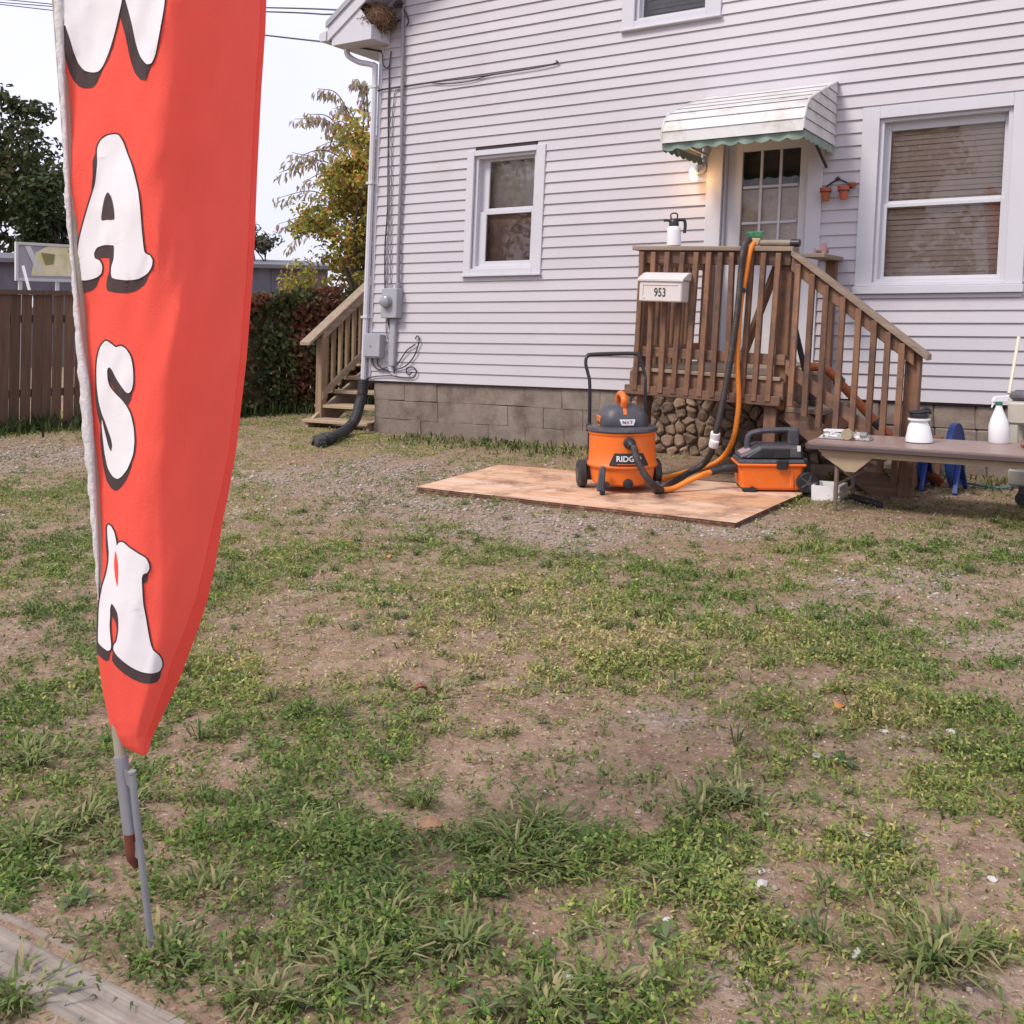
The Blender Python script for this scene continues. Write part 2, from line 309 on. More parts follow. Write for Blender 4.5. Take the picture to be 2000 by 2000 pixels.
for a, b in zip(KE[:-1], KE[1:]):
    j = random.uniform(-.008, .008); kb.box(a + .001, b - .001, 7.235 + j, 7.272 + j, -.12, .0, KB); kb.box(a + .001, b - .001, 7.276 + j, 7.392 + j, -.12, .010 + j * .4, KB)
kerb = obj('kerb', kb, M_KERB, bevel=.012); tag(kerb, kind='structure')
# ================================================================ HOUSE
house = thing('house', 'white clapboard two storey house with gable end and side door stairs', 'house', H(3.8, -.02, 0))
SW = 7.7; ZB = .548; CRS = .1016
OPEN = {'small': (1.215, 1.925, 1.68, 2.795), 'large': (5.05, 6.01, 1.475, 2.775), 'upper': (2.874, 3.566, 3.862, 5.0), 'door': (3.777, 4.50, .80, 2.72)}
def rect_holes(mb, s0, s1, z0, z1, holes, d):
    S = sorted({s0, s1, *[h[0] for h in holes], *[h[1] for h in holes]}); Z = sorted({z0, z1, *[h[2] for h in holes], *[h[3] for h in holes]})
    for a, b in zip(S[:-1], S[1:]):
        for c, e in zip(Z[:-1], Z[1:]):
            if any(h[0] < (a + b) / 2 < h[1] and h[2] < (c + e) / 2 < h[3] for h in holes): continue
            mb.add([H(a, d, c), H(b, d, c), H(b, d, e), H(a, d, e)], [(0, 1, 2, 3)])
EAVE = 4.50; SLOPE = .70; RIDGE = EAVE + SLOPE * SW / 2
wb = MB(); rect_holes(wb, 0, SW, ZB - .02, EAVE + .9, list(OPEN.values()), 0)
wb.add([H(.9 / SLOPE, 0, EAVE + .9), H(SW - .9 / SLOPE, 0, EAVE + .9), H(SW / 2, 0, RIDGE)], [(0, 1, 2)])
for a, b in (((0, 0), (0, -8)), ((0, -8), (SW, -8)), ((SW, -8), (SW, 0))):
    wb.add([H(a[0], a[1], ZB - .02), H(b[0], b[1], ZB - .02), H(b[0], b[1], EAVE), H(a[0], a[1], EAVE)], [(0, 1, 2, 3)])
wb.add([H(0, -8, EAVE), H(SW, -8, EAVE), H(SW / 2, -8, RIDGE)], [(0, 1, 2)])
obj('wall', wb, M_SHEATH, house)
nb = 0
for i in range(60):
    z0 = ZB + i * CRS; z1 = z0 + CRS
    s0, s1 = .012, SW - .01
    if z0 > EAVE + .02: s0 = max(s0, (z1 - EAVE) / SLOPE + .02); s1 = SW - s0
    if s1 - s0 < .3: break
    segs = [(s0, s1)]
    for h in OPEN.values():
        if h[2] < z1 - .004 and h[3] > z0 + .004:
            segs = [q for (a, b) in segs for q in ((a, min(b, h[0])), (max(a, h[1]), b)) if q[1] - q[0] > .02]
    cutp = []
    for cp in cutp: segs = [q for (a, b) in segs for q in (((a, cp - .0012), (cp + .0012, b)) if a + .25 < cp < b - .25 else ((a, b),))]
    for a, b in segs:
        m = MB(); j = random.uniform(-.0015, .0015); j2 = random.uniform(-.0015, .0015)
        n_ = max(1, int((b - a) / 1.2)); cuts = np.linspace(a, b, n_ + 1)
        wv = [random.uniform(-.0018, .0018) for _ in cuts]; ring = []
        for c, q in zip(cuts, wv):
            ring.append([H(c, .024 + q * .6, z0 + q + j), H(c, .008, z0 + .002 + q), H(c, .002, z1 + .012), H(c, .007, z1 + .012)])
        vs = [p for r_ in ring for p in r_]; fs = [(3, 2, 1, 0), tuple(len(vs) - 4 + k for k in range(4))]
        for r_ in range(n_):
            o_ = r_ * 4; fs += [(o_ + k, o_ + (k + 1) % 4, o_ + 4 + (k + 1) % 4, o_ + 4 + k) for k in range(4)]
        m.add(vs, fs); obj('siding_board', m, M_SID, house); nb += 1
# side wall facing (left flank) gets lapped boards as one part, it is out of sight from the yard
m = MB()
for i in range(35):
    z0 = ZB + i * CRS
    m.hexa([H(-.02, -8, z0), H(-.02, .0, z0), H(-.002, .0, z0), H(-.002, -8, z0), H(-.008, -8, z0 + CRS), H(-.008, 0, z0 + CRS), H(-.002, 0, z0 + CRS), H(-.002, -8, z0 + CRS)])
tag(obj('flank_siding', m, M_SID, house), kind='stuff')
m = MB(); m.box(-.03, .012, -.05, .03, ZB - .01, 4.04, H); obj('corner_board', m, M_TRIM, house, bevel=.003)
m = MB(); m.box(SW - .01, SW + .03, -.05, .03, ZB - .01, 4.04, H); obj('corner_board', m, M_TRIM, house, bevel=.003)
# foundation
m = MB(); m.box(.03, SW - .03, -7.9, -.045, -.3, ZB - .015, lambda s, d, z: H(s, d, z, 0)); obj('foundation', m, M_MORT, house)
def stone(s, z, rw, rh, dep, nseg=8, rnd=.2, d0=-.05, pw=4.2):
    m = MB(); a0 = random.uniform(0, 6); ring = []
    for k in range(nseg):
        t = a0 + 2 * math.pi * k / nseg; ca, sa = math.cos(t), math.sin(t); q = (abs(ca) ** pw + abs(sa) ** pw) ** (-1 / pw) * random.uniform(1 - rnd, 1 + rnd * .4)
        ring.append((ca * q * rw, sa * q * rh))
    vs = [H(s + x, d0, z + y, 0) for x, y in ring] + [H(s + x * .95, d0 + dep * .7, z + y * .95, 0) for x, y in ring] + [H(s + x * .82, d0 + dep * random.uniform(.9, 1.1), z + y * .82, 0) for x, y in ring]
    n = nseg; fs = [(k, (k + 1) % n, n + (k + 1) % n, n + k) for k in range(n)] + [(n + k, n + (k + 1) % n, 2 * n + (k + 1) % n, 2 * n + k) for k in range(n)] + [tuple(2 * n + k for k in range(n))]
    m.add(vs, fs); return m
def block(s0, s1, z0, z1, dep):
    m = MB(); j = lambda: random.uniform(-.006, .006); g = .0015
    m.hexa([H(s0 + g + j(), -.06, z0 + g, 0), H(s1 - g + j(), -.06, z0 + g, 0), H(s1 - g + j(), dep + j() * .3, z0 + g + j(), 0), H(s0 + g + j(), dep + j() * .3, z0 + g + j(), 0),
            H(s0 + g + j(), -.06, z1 - g, 0), H(s1 - g, -.06, z1 - g, 0), H(s1 - g, dep + j() * .3, z1 - g + j(), 0), H(s0 + g, dep + j() * .3, z1 - g + j(), 0)]); return m
for zr, (z0, z1) in enumerate([(-.06, .15), (.15, .345), (.345, ZB - .02)]):
    s = .035
    while s < 2.85:
        wd = random.choice([.41, .40, .62, .42, .2]); e = min(s + wd, 2.9)
        obj('foundation_block', block(s, e, z0, z1, -.012 + random.uniform(-.003, .006)), M_PARGE, house, bevel=.003); s = e
    s = 4.85
    while s < SW - .05:
        wd = random.choice([.2, .3, .4, .24, .17]); e = min(s + wd, SW - .04)
        obj('foundation_block', block(s, e, z0, z1, -.012 + random.uniform(-.008, .012)), M_PARGE, house, bevel=.01); s = e
def clip_poly(P, a, b):           # keep the side of P nearer to a than b
    mx, n_ = (a + b) / 2, b - a; out = []
    for i in range(len(P)):
        p, q = P[i], P[(i + 1) % len(P)]; dp, dq = np.dot(p - mx, n_), np.dot(q - mx, n_)
        if dp <= 0: out.append(p)
        if dp * dq < 0: out.append(p + (q - p) * dp / (dp - dq))
    return out
sites = [np.array([2.96 + i * .115 + random.uniform(-.052, .052) + (j % 2) * .05, -.05 + j * .085 + random.uniform(-.038, .038)]) for i in range(17) for j in range(8)]
for a in sites:
    P = [np.array(q) for q in ((2.9, -.12), (4.87, -.12), (4.87, ZB - .02), (2.9, ZB - .02))]
    for b in sites:
        if b is not a and np.linalg.norm(a - b) < .5 and P: P = clip_poly(P, a, b)
    if len(P) < 3: continue
    c = sum(P) / len(P); P = [p for k, p in enumerate(P) if np.linalg.norm(p - P[k - 1]) > .012]
    if len(P) < 3: continue
    n_ = len(P); dep = random.uniform(.03, .065); sh = random.uniform(.010, .016)
    def ins(p, e): v = p - c; L_ = np.linalg.norm(v); return c + v * max(.3, 1 - e / max(L_, .01))
    # cut the corners so that each piece is a worn rubble stone
    Q = []
    for k in range(n_): p0, p1, p2 = P[k - 1], P[k], P[(k + 1) % n_]; Q += [p1 + (p0 - p1) * .22, p1 + (p2 - p1) * .22]
    n_ = len(Q); tilt = random.uniform(-.012, .012); m = MB(); vs = []
    for e, dd in ((sh * .5, 0), (sh * .7, dep * .75), (sh * 1.9, dep)): vs += [H(*(lambda w_: (w_[0], -.05 + dd + tilt * (1 if w_[1] > c[1] else -1) * (dd > 0), w_[1]))(ins(q, e)), 0) for q in Q]
    m.add(vs, [(r_ * n_ + k, r_ * n_ + (k + 1) % n_, (r_ + 1) * n_ + (k + 1) % n_, (r_ + 1) * n_ + k) for r_ in range(2) for k in range(n_)] + [tuple(2 * n_ + k for k in range(n_))])
    obj('foundation_stone', m, M_STONE, house)
# roof, rake, eave return, gutter
M_ROOF = mat('asphalt_shingle', (.10, .095, .095), .9, .3, 20, bump=.5, bscale=60)
OH, OV = .33, .46
def roof_pt(s, d, t): return H(s, d, EAVE + SLOPE * s + t, RACK)
for side in (0, 1):
    m = MB(); f = (lambda s, d, t: H(s, d, EAVE + .03 + SLOPE * s + t)) if side == 0 else (lambda s, d, t: H(SW - s, d, EAVE + .03 + SLOPE * s + t))
    m.hexa([f(-OV, OH, .0), f(SW / 2 + .0, OH, .0), f(SW / 2, -8.3, .0), f(-OV, -8.3, .0), f(-OV, OH, .07), f(SW / 2, OH, .07), f(SW / 2, -8.3, .07), f(-OV, -8.3, .07)])
    obj('roof_slope', m, M_ROOF, house)
    m = MB(); m.hexa([f(-OV - .01, OH + .025, -.13), f(SW / 2, OH + .025, -.13), f(SW / 2, OH - .002, -.13), f(-OV - .01, OH - .002, -.13), f(-OV - .01, OH + .025, .03), f(SW / 2, OH + .025, .03), f(SW / 2, OH - .002, .03), f(-OV - .01, OH - .002, .03)])
    rk = obj('rake_board', m, M_TRIM, house, bevel=.004)
    m = MB(); m.hexa([f(-OV - .02, OH + .045, .02), f(SW / 2, OH + .045, .02), f(SW / 2, OH + .026, .02), f(-OV - .02, OH + .026, .02), f(-OV - .02, OH + .045, .085), f(SW / 2, OH + .045, .085), f(SW / 2, OH + .026, .085), f(-OV - .02, OH + .026, .085)])
    obj('drip_edge', m, M_GREYBOX, rk)
    m = MB(); m.hexa([f(-.02, OH - .004, -.1), f(SW / 2, OH - .004, -.1), f(SW / 2, .03, -.1), f(-.02, .03, -.1), f(-.02, OH - .004, -.085), f(SW / 2, OH - .004, -.085), f(SW / 2, .03, -.085), f(-.02, .03, -.085)])
    obj('soffit', m, M_TRIM, house)
m = MB(); zt = 4.06
m.hexa([H(-OV + .05, -8, zt - .02), H(-OV + .05, OH - .01, zt - .02), H(.10, OH - .01, zt - .02), H(.10, -8, zt - .02), H(-OV + .05, -8, zt), H(-OV + .05, OH - .01, zt), H(.10, OH - .01, zt), H(.10, -8, zt)])
obj('eave_soffit', m, M_TRIM, house)
m = MB(); m.prism([H(-OV + .04, OH + .005, zt - .03), H(.10, OH + .005, zt - .03), H(.10, OH + .005, zt + .10), H(-.06, OH + .005, zt + .30), H(-OV + .04, OH + .005, zt + .05)], NN * .02); obj('eave_return', m, M_TRIM, house)
m = MB(); m.box(.075, .10, .03, OH - .012, zt, zt + .12, H); obj('eave_return', m, M_TRIM, house)
m = MB(); gp = [(-OV - .02, .10), (-OV - .11, .085), (-OV - .12, .04), (-OV - .10, .0), (-OV - .02, -.0)]
zg = 4.085
m.prism([H(a, OH + .03, zg + b) for a, b in gp], NN * 8.3); gut = obj('gutter', m, M_TRIM, house)
# downspout
ds = spline([H(-.42, .1, zg + .01), H(-.40, .1, zg - .10), H(-.26, .09, zg - .19), H(-.07, .075, zg - .25), H(-.045, .07, zg - .36), H(-.045, .065, 2.5), H(-.045, .065, .52)], 6)
m = MB(); m.tube(ds, .031, 8); obj('downspout', m, M_TRIM, house, smooth=True)
for z in (1.2, 2.6, 3.6):
    m = MB(); m.box(-.085, -.005, .03, .102, z, z + .025, H); obj('downspout_strap', m, M_TRIM, house)
# windows -------------------------------------------------------------
M_BLIND = mat('beige_blind_slats', (.80, .66, .55), .6, .08, 20)
def window(key, cas, glass, sill, blind, gm, curtain=None):
    o = OPEN[key]; s0, s1, z0, z1 = o; c0, c1, k0, k1 = cas
    wroot = MB(); T = .036
    # casing boards
    wn = None
    parts = [('casing', (c0, s0 + .002, k0, k1)), ('casing', (s1 - .002, c1, k0, k1)), ('casing', (s0 + .002, s1 - .002, z1 - .002, k1)), ('casing', (s0 + .002, s1 - .002, k0, z0 + .002))]
    fr = MB(); fr.box(s0 - .0, s0 + .035, -.11, -.0, z0, z1, H); fr.box(s1 - .035, s1, -.11, 0, z0, z1, H); fr.box(s0 + .035, s1 - .035, -.11, 0, z1 - .03, z1, H); fr.box(s0 + .035, s1 - .035, -.11, 0, z0, z0 + .03, H)
    wn = obj('window', fr, M_TRIM, house, bevel=.002)
    for nme, (a, b, c, d) in parts:
        m = MB(); e = random.uniform(-.001, .001); m.box(a, b, .004, T + e, c, d, H); obj(nme, m, M_TRIM, wn, bevel=.003)
    m = MB(); m.box(c0 - .01, c1 + .01, .0, T + .028, k0 - sill, k0 - .002, H); obj('sill', m, M_TRIM, wn, bevel=.004)
    if sill > .04:
        m = MB(); m.box(c0 + .005, c1 - .005, .0, T - .006, k0 - sill - .035, k0 - sill - .002, H); obj('apron', m, M_TRIM, wn, bevel=.003)
    g0, g1 = glass[0], glass[1]
    for q, (a, b) in enumerate(glass[2]):
        dd = -.045 if q == 0 else -.075
        m = MB(); h = .035
        lo = a - (.05 if q == 0 else .03); hi = (b + .03) if q == 0 else z1 - .029
        m.box(s0 + .03, g0, dd - .03, dd, lo, hi, H); m.box(g1, s1 - .03, dd - .03, dd, lo, hi, H); m.box(g0, g1, dd - .03, dd, b, hi, H); m.box(g0, g1, dd - .03, dd, lo, a, H)
        obj('sash', m, M_TRIM, wn, bevel=.003)
        m = MB(); m.box(g0 - .004, g1 + .004, dd - .018, dd - .013, a - .004, b + .004, H); obj('pane', m, gm, wn)
    m = MB(); m.box(s0 - .25, s1 + .25, -1.4, -.13, z0 - .2, z1 + .2, H)
    m.f = [f for i, f in enumerate(m.f) if i != 4]
    obj('room', m, M_ROOM, wn)
    if blind:
        m = MB(); zz = z1 - .06; st = .042
        while zz > z0 + .05 and zz > blind[0]:
            a = random.uniform(-.004, .004); t_ = random.uniform(.010, .016)
            m.hexa([H(g0 - .05, -.145, zz - .021 + a, RACK), H(g1 + .05, -.145, zz - .021 + a), H(g1 + .05, -.148, zz - .021 + a), H(g0 - .05, -.148, zz - .021 + a),
                    H(g0 - .05, -.145 - t_, zz + .021), H(g1 + .05, -.145 - t_, zz + .021), H(g1 + .05, -.148 - t_, zz + .021), H(g0 - .05, -.148 - t_, zz + .021)])
            zz -= st
        tag(obj('blind', m, blind[1], wn), kind='stuff')
    return wn
M_SHADE = mat('tan_roller_shade', (.42, .28, .22), .9, .2, 9)
wn = window('small', (1.135, 2.02, 1.618, 2.845), (1.338, 1.85, [(1.758, 2.217), (2.28, 2.742)]), .012, None, M_GLASS)
m = MB(); m.box(1.26, 1.9, -.155, -.15, 1.7, 2.25, H); obj('shade', m, M_SHADE, wn)
m = MB(); m.box(1.26, 1.68, -.20, -.19, 2.2, 2.78, H); obj('curtain', m, mat('lace_net', (.80, .70, .62), .9, .3, 11), wn); m = MB(); m.box(1.69, 1.92, -.185, -.175, 2.2, 2.78, H); obj('curtain', m, mat('pale_curtain', (.85, .82, .78), .9), wn)
window('large', (4.92, 6.13, 1.448, 2.868), (5.125, 5.945, [(1.525, 2.072), (2.125, 2.682)]), .062, (0, M_BLIND), M_GLASS2)
window('upper', (2.755, 3.69, 3.80, 5.1), (2.93, 3.535, [(3.905, 4.4), (4.46, 4.95)]), .02, (0, mat('grey_blind', (.30, .28, .25), .8)), M_GLASS)
# entrance door --------------------------------------------------------
m = MB()
for a, b, c, d in ((3.635, 3.775, .83, 2.86), (4.502, 4.625, .83, 2.86), (3.775, 4.502, 2.722, 2.86)): m.box(a, b, .004, .036, c, d, H)
m.box(3.777, 3.795, -.12, .003, .83, 2.72, H); m.box(4.482, 4.50, -.12, .003, .83, 2.72, H); m.box(3.795, 4.482, -.12, .003, 2.70, 2.72, H)
DG0, DG1, DZ0, DZ1 = 3.924, 4.418, 1.70, 2.615
M_DOOR = mat('white_door_paint', (.66, .66, .68), .35, .05, 4)
dm = MB()
for a, b, c, d in ((3.797, DG0, .85, 2.698), (DG1, 4.48, .85, 2.698), (DG0, DG1, DZ1, 2.698), (DG0, DG1, .85, DZ0)): dm.box(a, b, -.085, -.045, c, d, H)
door = obj('door', dm, M_DOOR, house, bevel=.003)
obj('door_casing', m, M_TRIM, door, bevel=.003)
for i in range(3):
    for j in range(3):
        gw = (DG1 - DG0) / 3; gh = (DZ1 - DZ0) / 3
        m = MB(); m.box(DG0 + i * gw, DG0 + (i + 1) * gw, -.068, -.064, DZ0 + j * gh, DZ0 + (j + 1) * gh, H); obj('pane', m, M_GLASS, door)
for i in (1, 2):
    m = MB(); m.box(DG0 + i * gw - .011, DG0 + i * gw + .011, -.08, -.05, DZ0, DZ1, H); obj('muntin', m, M_TRIM, door, bevel=.002)
    for q in range(3):
        m = MB(); m.box(DG0 + q * gw + .0115, DG0 + (q + 1) * gw - .0115, -.08, -.052, DZ0 + i * gh - .011, DZ0 + i * gh + .011, H); obj('muntin', m, M_TRIM, door, bevel=.002)
m = MB(); m.box(3.7, 4.6, -1.3, -.13, .8, 2.75, H); m.f = [f for i, f in enumerate(m.f) if i != 4]; obj('hallway', m, M_ROOM, door)
m = MB(); m.box(DG0 - .03, DG1 + .03, -.105, -.10, 1.65, 2.29, H); obj('reflection_sheet', m, mat('tan_reflection', (.80, .64, .53), .9, .2, 20), door)  # tan sheet added behind the lower two pane rows, stands in for their reflection
m = MB(); m.lathe([(.008, 0), (.012, .03), (.028, .04), (.03, .055), (.02, .07)], H(3.85, -.045, 1.72), -NN, 12); obj('door_knob', m, M_GALV, door, smooth=True)
m = MB(); m.box(3.64, 4.62, -.12, .06, .80, .83, H); obj('door_sill', m, M_WG_U, door)
m = MB(); m.box(3.80, 4.48, -.044, -.038, .855, 1.05, H); obj('kick_plate', m, M_DOOR, door)
# ================================================================ AWNING
M_AWN = mat('white_aluminium_slat', (.62, .625, .625), .5, .07, 5, dirt=(.36, .32, .24), dscale=3.2, dlo=.50, dhi=.76)
M_VAL = mat('faded_green_metal', (.20, .285, .235), .55, .2, 9, dirt=(.5, .48, .42), dscale=9, dlo=.6, dhi=.7)
awn = thing('awning', 'curved white slatted aluminium awning with green scalloped edge over the entrance door', 'awning', H(4.15, .45, 2.6))
AS0, AS1 = 3.585, 4.705
prof = [np.array(p) for p in ((.03, 3.10), (.24, 3.03), (.45, 2.955), (.64, 2.888), (.80, 2.825), (.885, 2.755), (.925, 2.672), (.93, 2.585))]
for i in range(len(prof) - 1):
    a, b = prof[i], prof[i + 1]; t = (b - a) / np.linalg.norm(b - a); nrm = np.array([-t[1], t[0]]) * -1
    if nrm[0] < 0 and nrm[1] < 0: nrm = -nrm
    nn_ = np.array([t[1], -t[0]]) * -1
    a2 = a - t * .012 + nn_ * .0; m = MB(); lift = .005
    m.hexa([H(AS0, *(a)), H(AS1, *(a)), H(AS1, *(b + nn_ * lift)), H(AS0, *(b + nn_ * lift)), H(AS0, *(a + nn_ * .004)), H(AS1, *(a + nn_ * .004)), H(AS1, *(b + nn_ * (lift + .004) + t * .012)), H(AS0, *(b + nn_ * (lift + .004) + t * .012))])
    obj('slat', m, M_AWN, awn)
for s, sg in ((AS0, -1), (AS1, 1)):
    zs = np.linspace(2.585, 3.09, 7)
    def fr_d(z):
        for p, q in zip(prof[:-1], prof[1:]):
            if q[1] <= z <= p[1]: return p[0] + (q[0] - p[0]) * (p[1] - z) / (p[1] - q[1] + 1e-9)
        return .03
    for a, b in zip(zs[:-1], zs[1:]):
        m = MB(); x0, x1 = (s, s + sg * .004)
        o1, o2 = sg * .012, sg * .002
        m.hexa([H(s + o1, .035, a), H(s + o1, fr_d(a) - .01, a), H(s + o1 - sg * .003, fr_d(a) - .01, a), H(s + o1 - sg * .003, .035, a), H(s + o2, .035, b), H(s + o2, max(.04, fr_d(b) - .01), b), H(s + o2 - sg * .003, max(.04, fr_d(b) - .01), b), H(s + o2 - sg * .003, .035, b)])
        obj('side_slat', m, M_AWN, awn)
    m = MB(); m.tube([H(s, p[0], p[1] + .004) for p in prof], .011, 6); obj('edge_trim', m, M_AWN, awn)
def valance(p0, p1, n, nme):
    m = MB(); p0 = np.array(p0); p1 = np.array(p1); per = 7; vs = []; q = n * per
    for i in range(q + 1):
        t = i / q; P = p0 + (p1 - p0) * t; h = .052 + .020 * abs(math.sin(math.pi * i / per)) + random.uniform(-.002, .002)
        off = NN * .004 * math.sin(t * 40); vs += [P + off, P - V3(0, 0, h) + off * 2]
    m.add(vs, [(2 * i, 2 * i + 2, 2 * i + 3, 2 * i + 1) for i in range(q)]); return obj(nme, m, M_VAL, awn, solid=.002)
valance(H(AS0, .915, 2.583), H(AS1, .915, 2.583), 9, 'valance'); valance(H(AS1, .91, 2.583), H(AS1, .04, 2.583), 7, 'valance'); valance(H(AS0, .91, 2.583), H(AS0, .04, 2.583), 7, 'valance')
for s in (AS0 + .05, AS1 - .05):
    m = MB(); m.beam(H(s, .04, 2.60), H(s, .9, 2.62), .02, .02); obj('frame_arm', m, M_GREYBOX, awn)
    if s > 4: m = MB(); m.beam(H(s, .04, 2.42), H(s, .5, 2.60), .018, .018); obj('brace', m, M_CABLE, awn)
# porch lamp
lp = thing('porch_lamp', 'white wall lamp with glowing round bulb beside the entrance door', 'lamp', H(3.60, .03, 2.5))
m = MB(); m.lathe([(.055, 0), (.055, .02), (.03, .035)], H(3.575, .024, 2.50), -NN, 16); obj('wall_plate', m, M_TRIM, lp, smooth=True)
m = MB(); m.tube(spline([H(3.575, .05, 2.50), H(3.572, .09, 2.515), H(3.565, .13, 2.50)], 5), .014, 8); obj('arm', m, M_TRIM, lp, smooth=True)
m = MB(); m.lathe([(.045, -.03), (.048, .0), (.03, .03), (.015, .035)], H(3.555, .135, 2.468), (0, 0, 1), 14); obj('shade', m, M_TRIM, lp, smooth=True)
m = MB(); m.lathe([(.012, .045), (.018, .03), (.032, 0), (.034, -.015), (.026, -.035), (.006, -.046)], H(3.555, .135, 2.415), (0, 0, 1), 14)
obj('bulb', m, mat('lit_bulb', (1, .8, .5), .4, 0, emit=((1., .55, .16), 2.6)), lp, smooth=True)
pl = bpy.data.lights.new('bulb_light', 'POINT'); pl.energy = 1.7; pl.color = (1, .52, .18); pl.shadow_soft_size = .04
plo = bpy.data.objects.new('bulb_light', pl); COL.objects.link(plo); plo.parent = lp; plo.location = tuple(H(3.563, .20, 2.40) - np.array(lp.location))
# wall planter with two pots
pt = thing('wall_planter', 'small black arched wall bracket holding two terracotta pots', 'planter', H(4.75, .03, 2.15))
m = MB(); m.tube(spline([H(4.645, .035, 2.235), H(4.68, .035, 2.275), H(4.75, .035, 2.31), H(4.82, .035, 2.285), H(4.86, .035, 2.235)], 5), .007, 6)
m.tube(spline([H(4.645, .035, 2.235), H(4.66, .05, 2.225), H(4.675, .06, 2.235)], 4), .006, 6); m.tube([H(4.75, .035, 2.31), H(4.75, .035, 2.345)], [.014, .002], 6); m.tube([H(4.73, .035, 2.315), H(4.75, .035, 2.33), H(4.77, .035, 2.315)], .008, 6)
for c in (4.67, 4.81): m.lathe([(.047, 0), (.047, .006)], H(c, .085, 2.212), (0, 0, 1), 14); m.beam(H(c, .03, 2.212), H(c, .05, 2.212), .01, .01)
obj('bracket', m, M_CABLE, pt)
M_TERRA = mat('terracotta', (.42, .115, .055), .8, .15, 9, rand=.15)
for c, hh_ in ((4.67, .0), (4.81, .004)):
    m = MB(); m.lathe([(.027, -.085), (.037, -.01), (.044, -.01), (.046, .022), (.040, .022), (.036, -.0)], H(c, .085, 2.225 + hh_), (0, 0, 1), 16); obj('pot', m, M_TERRA, pt, smooth=True)
m = MB(); m.lathe([(.0, -.01), (.03, .0), (.042, .018), (.03, .03), (.0, .035)], H(4.87, .06, 2.25), (0, 0, 1), 8); obj('dried_flower', m, mat('dried_flower', (.34, .12, .10), .9, .4, 30), pt)
# bird nest
M_TWIG = mat('dry_twigs', (.16, .095, .055), .9, .4, 30, rand=.1)
ns = thing('bird_nest', 'shaggy brown bird nest tucked under the gable eave', 'nest', H(.16, .17, 4.1))
m = MB()
for i in range(420):
    t = random.uniform(0, 6.28); ph = random.uniform(-1, 1); r_ = random.uniform(.11, .18); c = np.array(H(.08, .20, 4.27)) + V3(math.cos(t) * r_ * math.sqrt(1 - ph * ph), math.sin(t) * r_ * .8 * math.sqrt(1 - ph * ph), ph * .13)
    dv = V3(random.gauss(0, 1), random.gauss(0, 1), random.gauss(0, .8)); dv *= random.uniform(.04, .10) / np.linalg.norm(dv); m.tube([c - dv, c + dv * .2 + V3(0, 0, .01), c + dv], [.003, .0035, .0015], 4, False)
obj('twigs', m, M_TWIG, ns); m = MB(); m.lathe([(.02, -.12), (.11, -.06), (.13, .02), (.09, .09), (.02, .11)], H(.08, .20, 4.27), (0, 0, 1), 12); obj('core', m, M_TWIG, ns)
# ---------------------------------------------------------------- electrics on the wall
mt = thing('electric_meter', 'grey electric meter box with round glass dome on the siding', 'meter', H(.30, .03, 1.2))
m = MB(); m.box(.20, .40, .02, .13, 1.20, 1.505, H); obj('box', m, M_GREYBOX, mt, bevel=.006)
m = MB(); m.lathe([(.060, 0), (.062, .03), (.056, .055), (.035, .068), (.008, .072)], H(.275, .13, 1.37), -NN, 20); obj('glass_dome', m, mat('meter_glass', (.30, .31, .34), .15, .1, coat=.5), mt, smooth=True)
m = MB(); m.lathe([(.07, 0), (.07, .014), (.06, .016)], H(.275, .128, 1.37), -NN, 20); obj('ring', m, M_GALV, mt, smooth=True)
m = MB(); m.box(.27, .345, .02, .07, .70, 1.198, H); obj('lower_conduit', m, M_GREYBOX, mt, bevel=.01)
m = MB(); m.tube([HD(789, -60, .05), HD(786.5, 20, .05), HD(786, 150, .05), HD(784, 330, .05), HD(779, 470, .05), HD(777.5, 560, .06)], .019, 8); m.lathe([(.03, 0), (.028, .05), (.02, .07)], HD(777.5, 566, .06), (0, 0, 1), 10); obj('riser_conduit', m, M_GREYCAB, mt, smooth=True)
m = MB(); m.tube(spline([HD(786, 8, .05), HD(778, 4, .10), HD(772, 12, .10)], 4), [.026] * 9, 8); obj('weather_head', m, M_CABLE, mt)
ub = thing('utility_box', 'small grey telephone box low beside the white downspout', 'box', H(.07, .03, .79))
m = MB(); m.box(-.01, .19, .02, .11, .785, 1.03, H); obj('box', m, M_GREYBOX, ub, bevel=.006); m = MB(); m.box(-.016, .196, .108, .122, .80, 1.04, H); obj('cover', m, M_GREYBOX, ub, bevel=.005)
m = MB(); m.lathe([(.008, 0), (.008, .01)], H(.075, .12, .91), -NN, 8); obj('screw', m, M_GALV, ub)
def cable(name, label, pts, r_, mt_=M_CABLE, n=6, group=None):
    m = MB(); P = spline(pts, n); m.tube(P, r_, 6); o = obj(name, m, mt_, None, smooth=True, base=P[-1]); tag(o, label, 'cable', group); return o
cable('wall_cable', 'dark cable hanging down the siding beside the riser conduit', [HD(*p, .034) for p in ((764, 100), (761, 130), (760, 181), (758, 300), (757.5, 388), (755, 440), (752, 480), (752, 560), (756, 610), (768, 690), (770, 730))], .0075)
cable('wall_cable', 'thin cable bending from the horizontal wire down towards the meter', [HD(*p, .034) for p in ((785, 172), (772, 178), (769, 200), (766, 240), (764, 400), (763, 500), (763, 563))], .006, M_GREYCAB)
cable('wall_cable', 'grey cable dropping behind the meter box to the telephone box', [HD(*p, .032) for p in ((764, 104), (758, 200), (759, 380), (757, 500), (756, 560), (754, 640), (757, 662))], .006, M_GREYCAB)
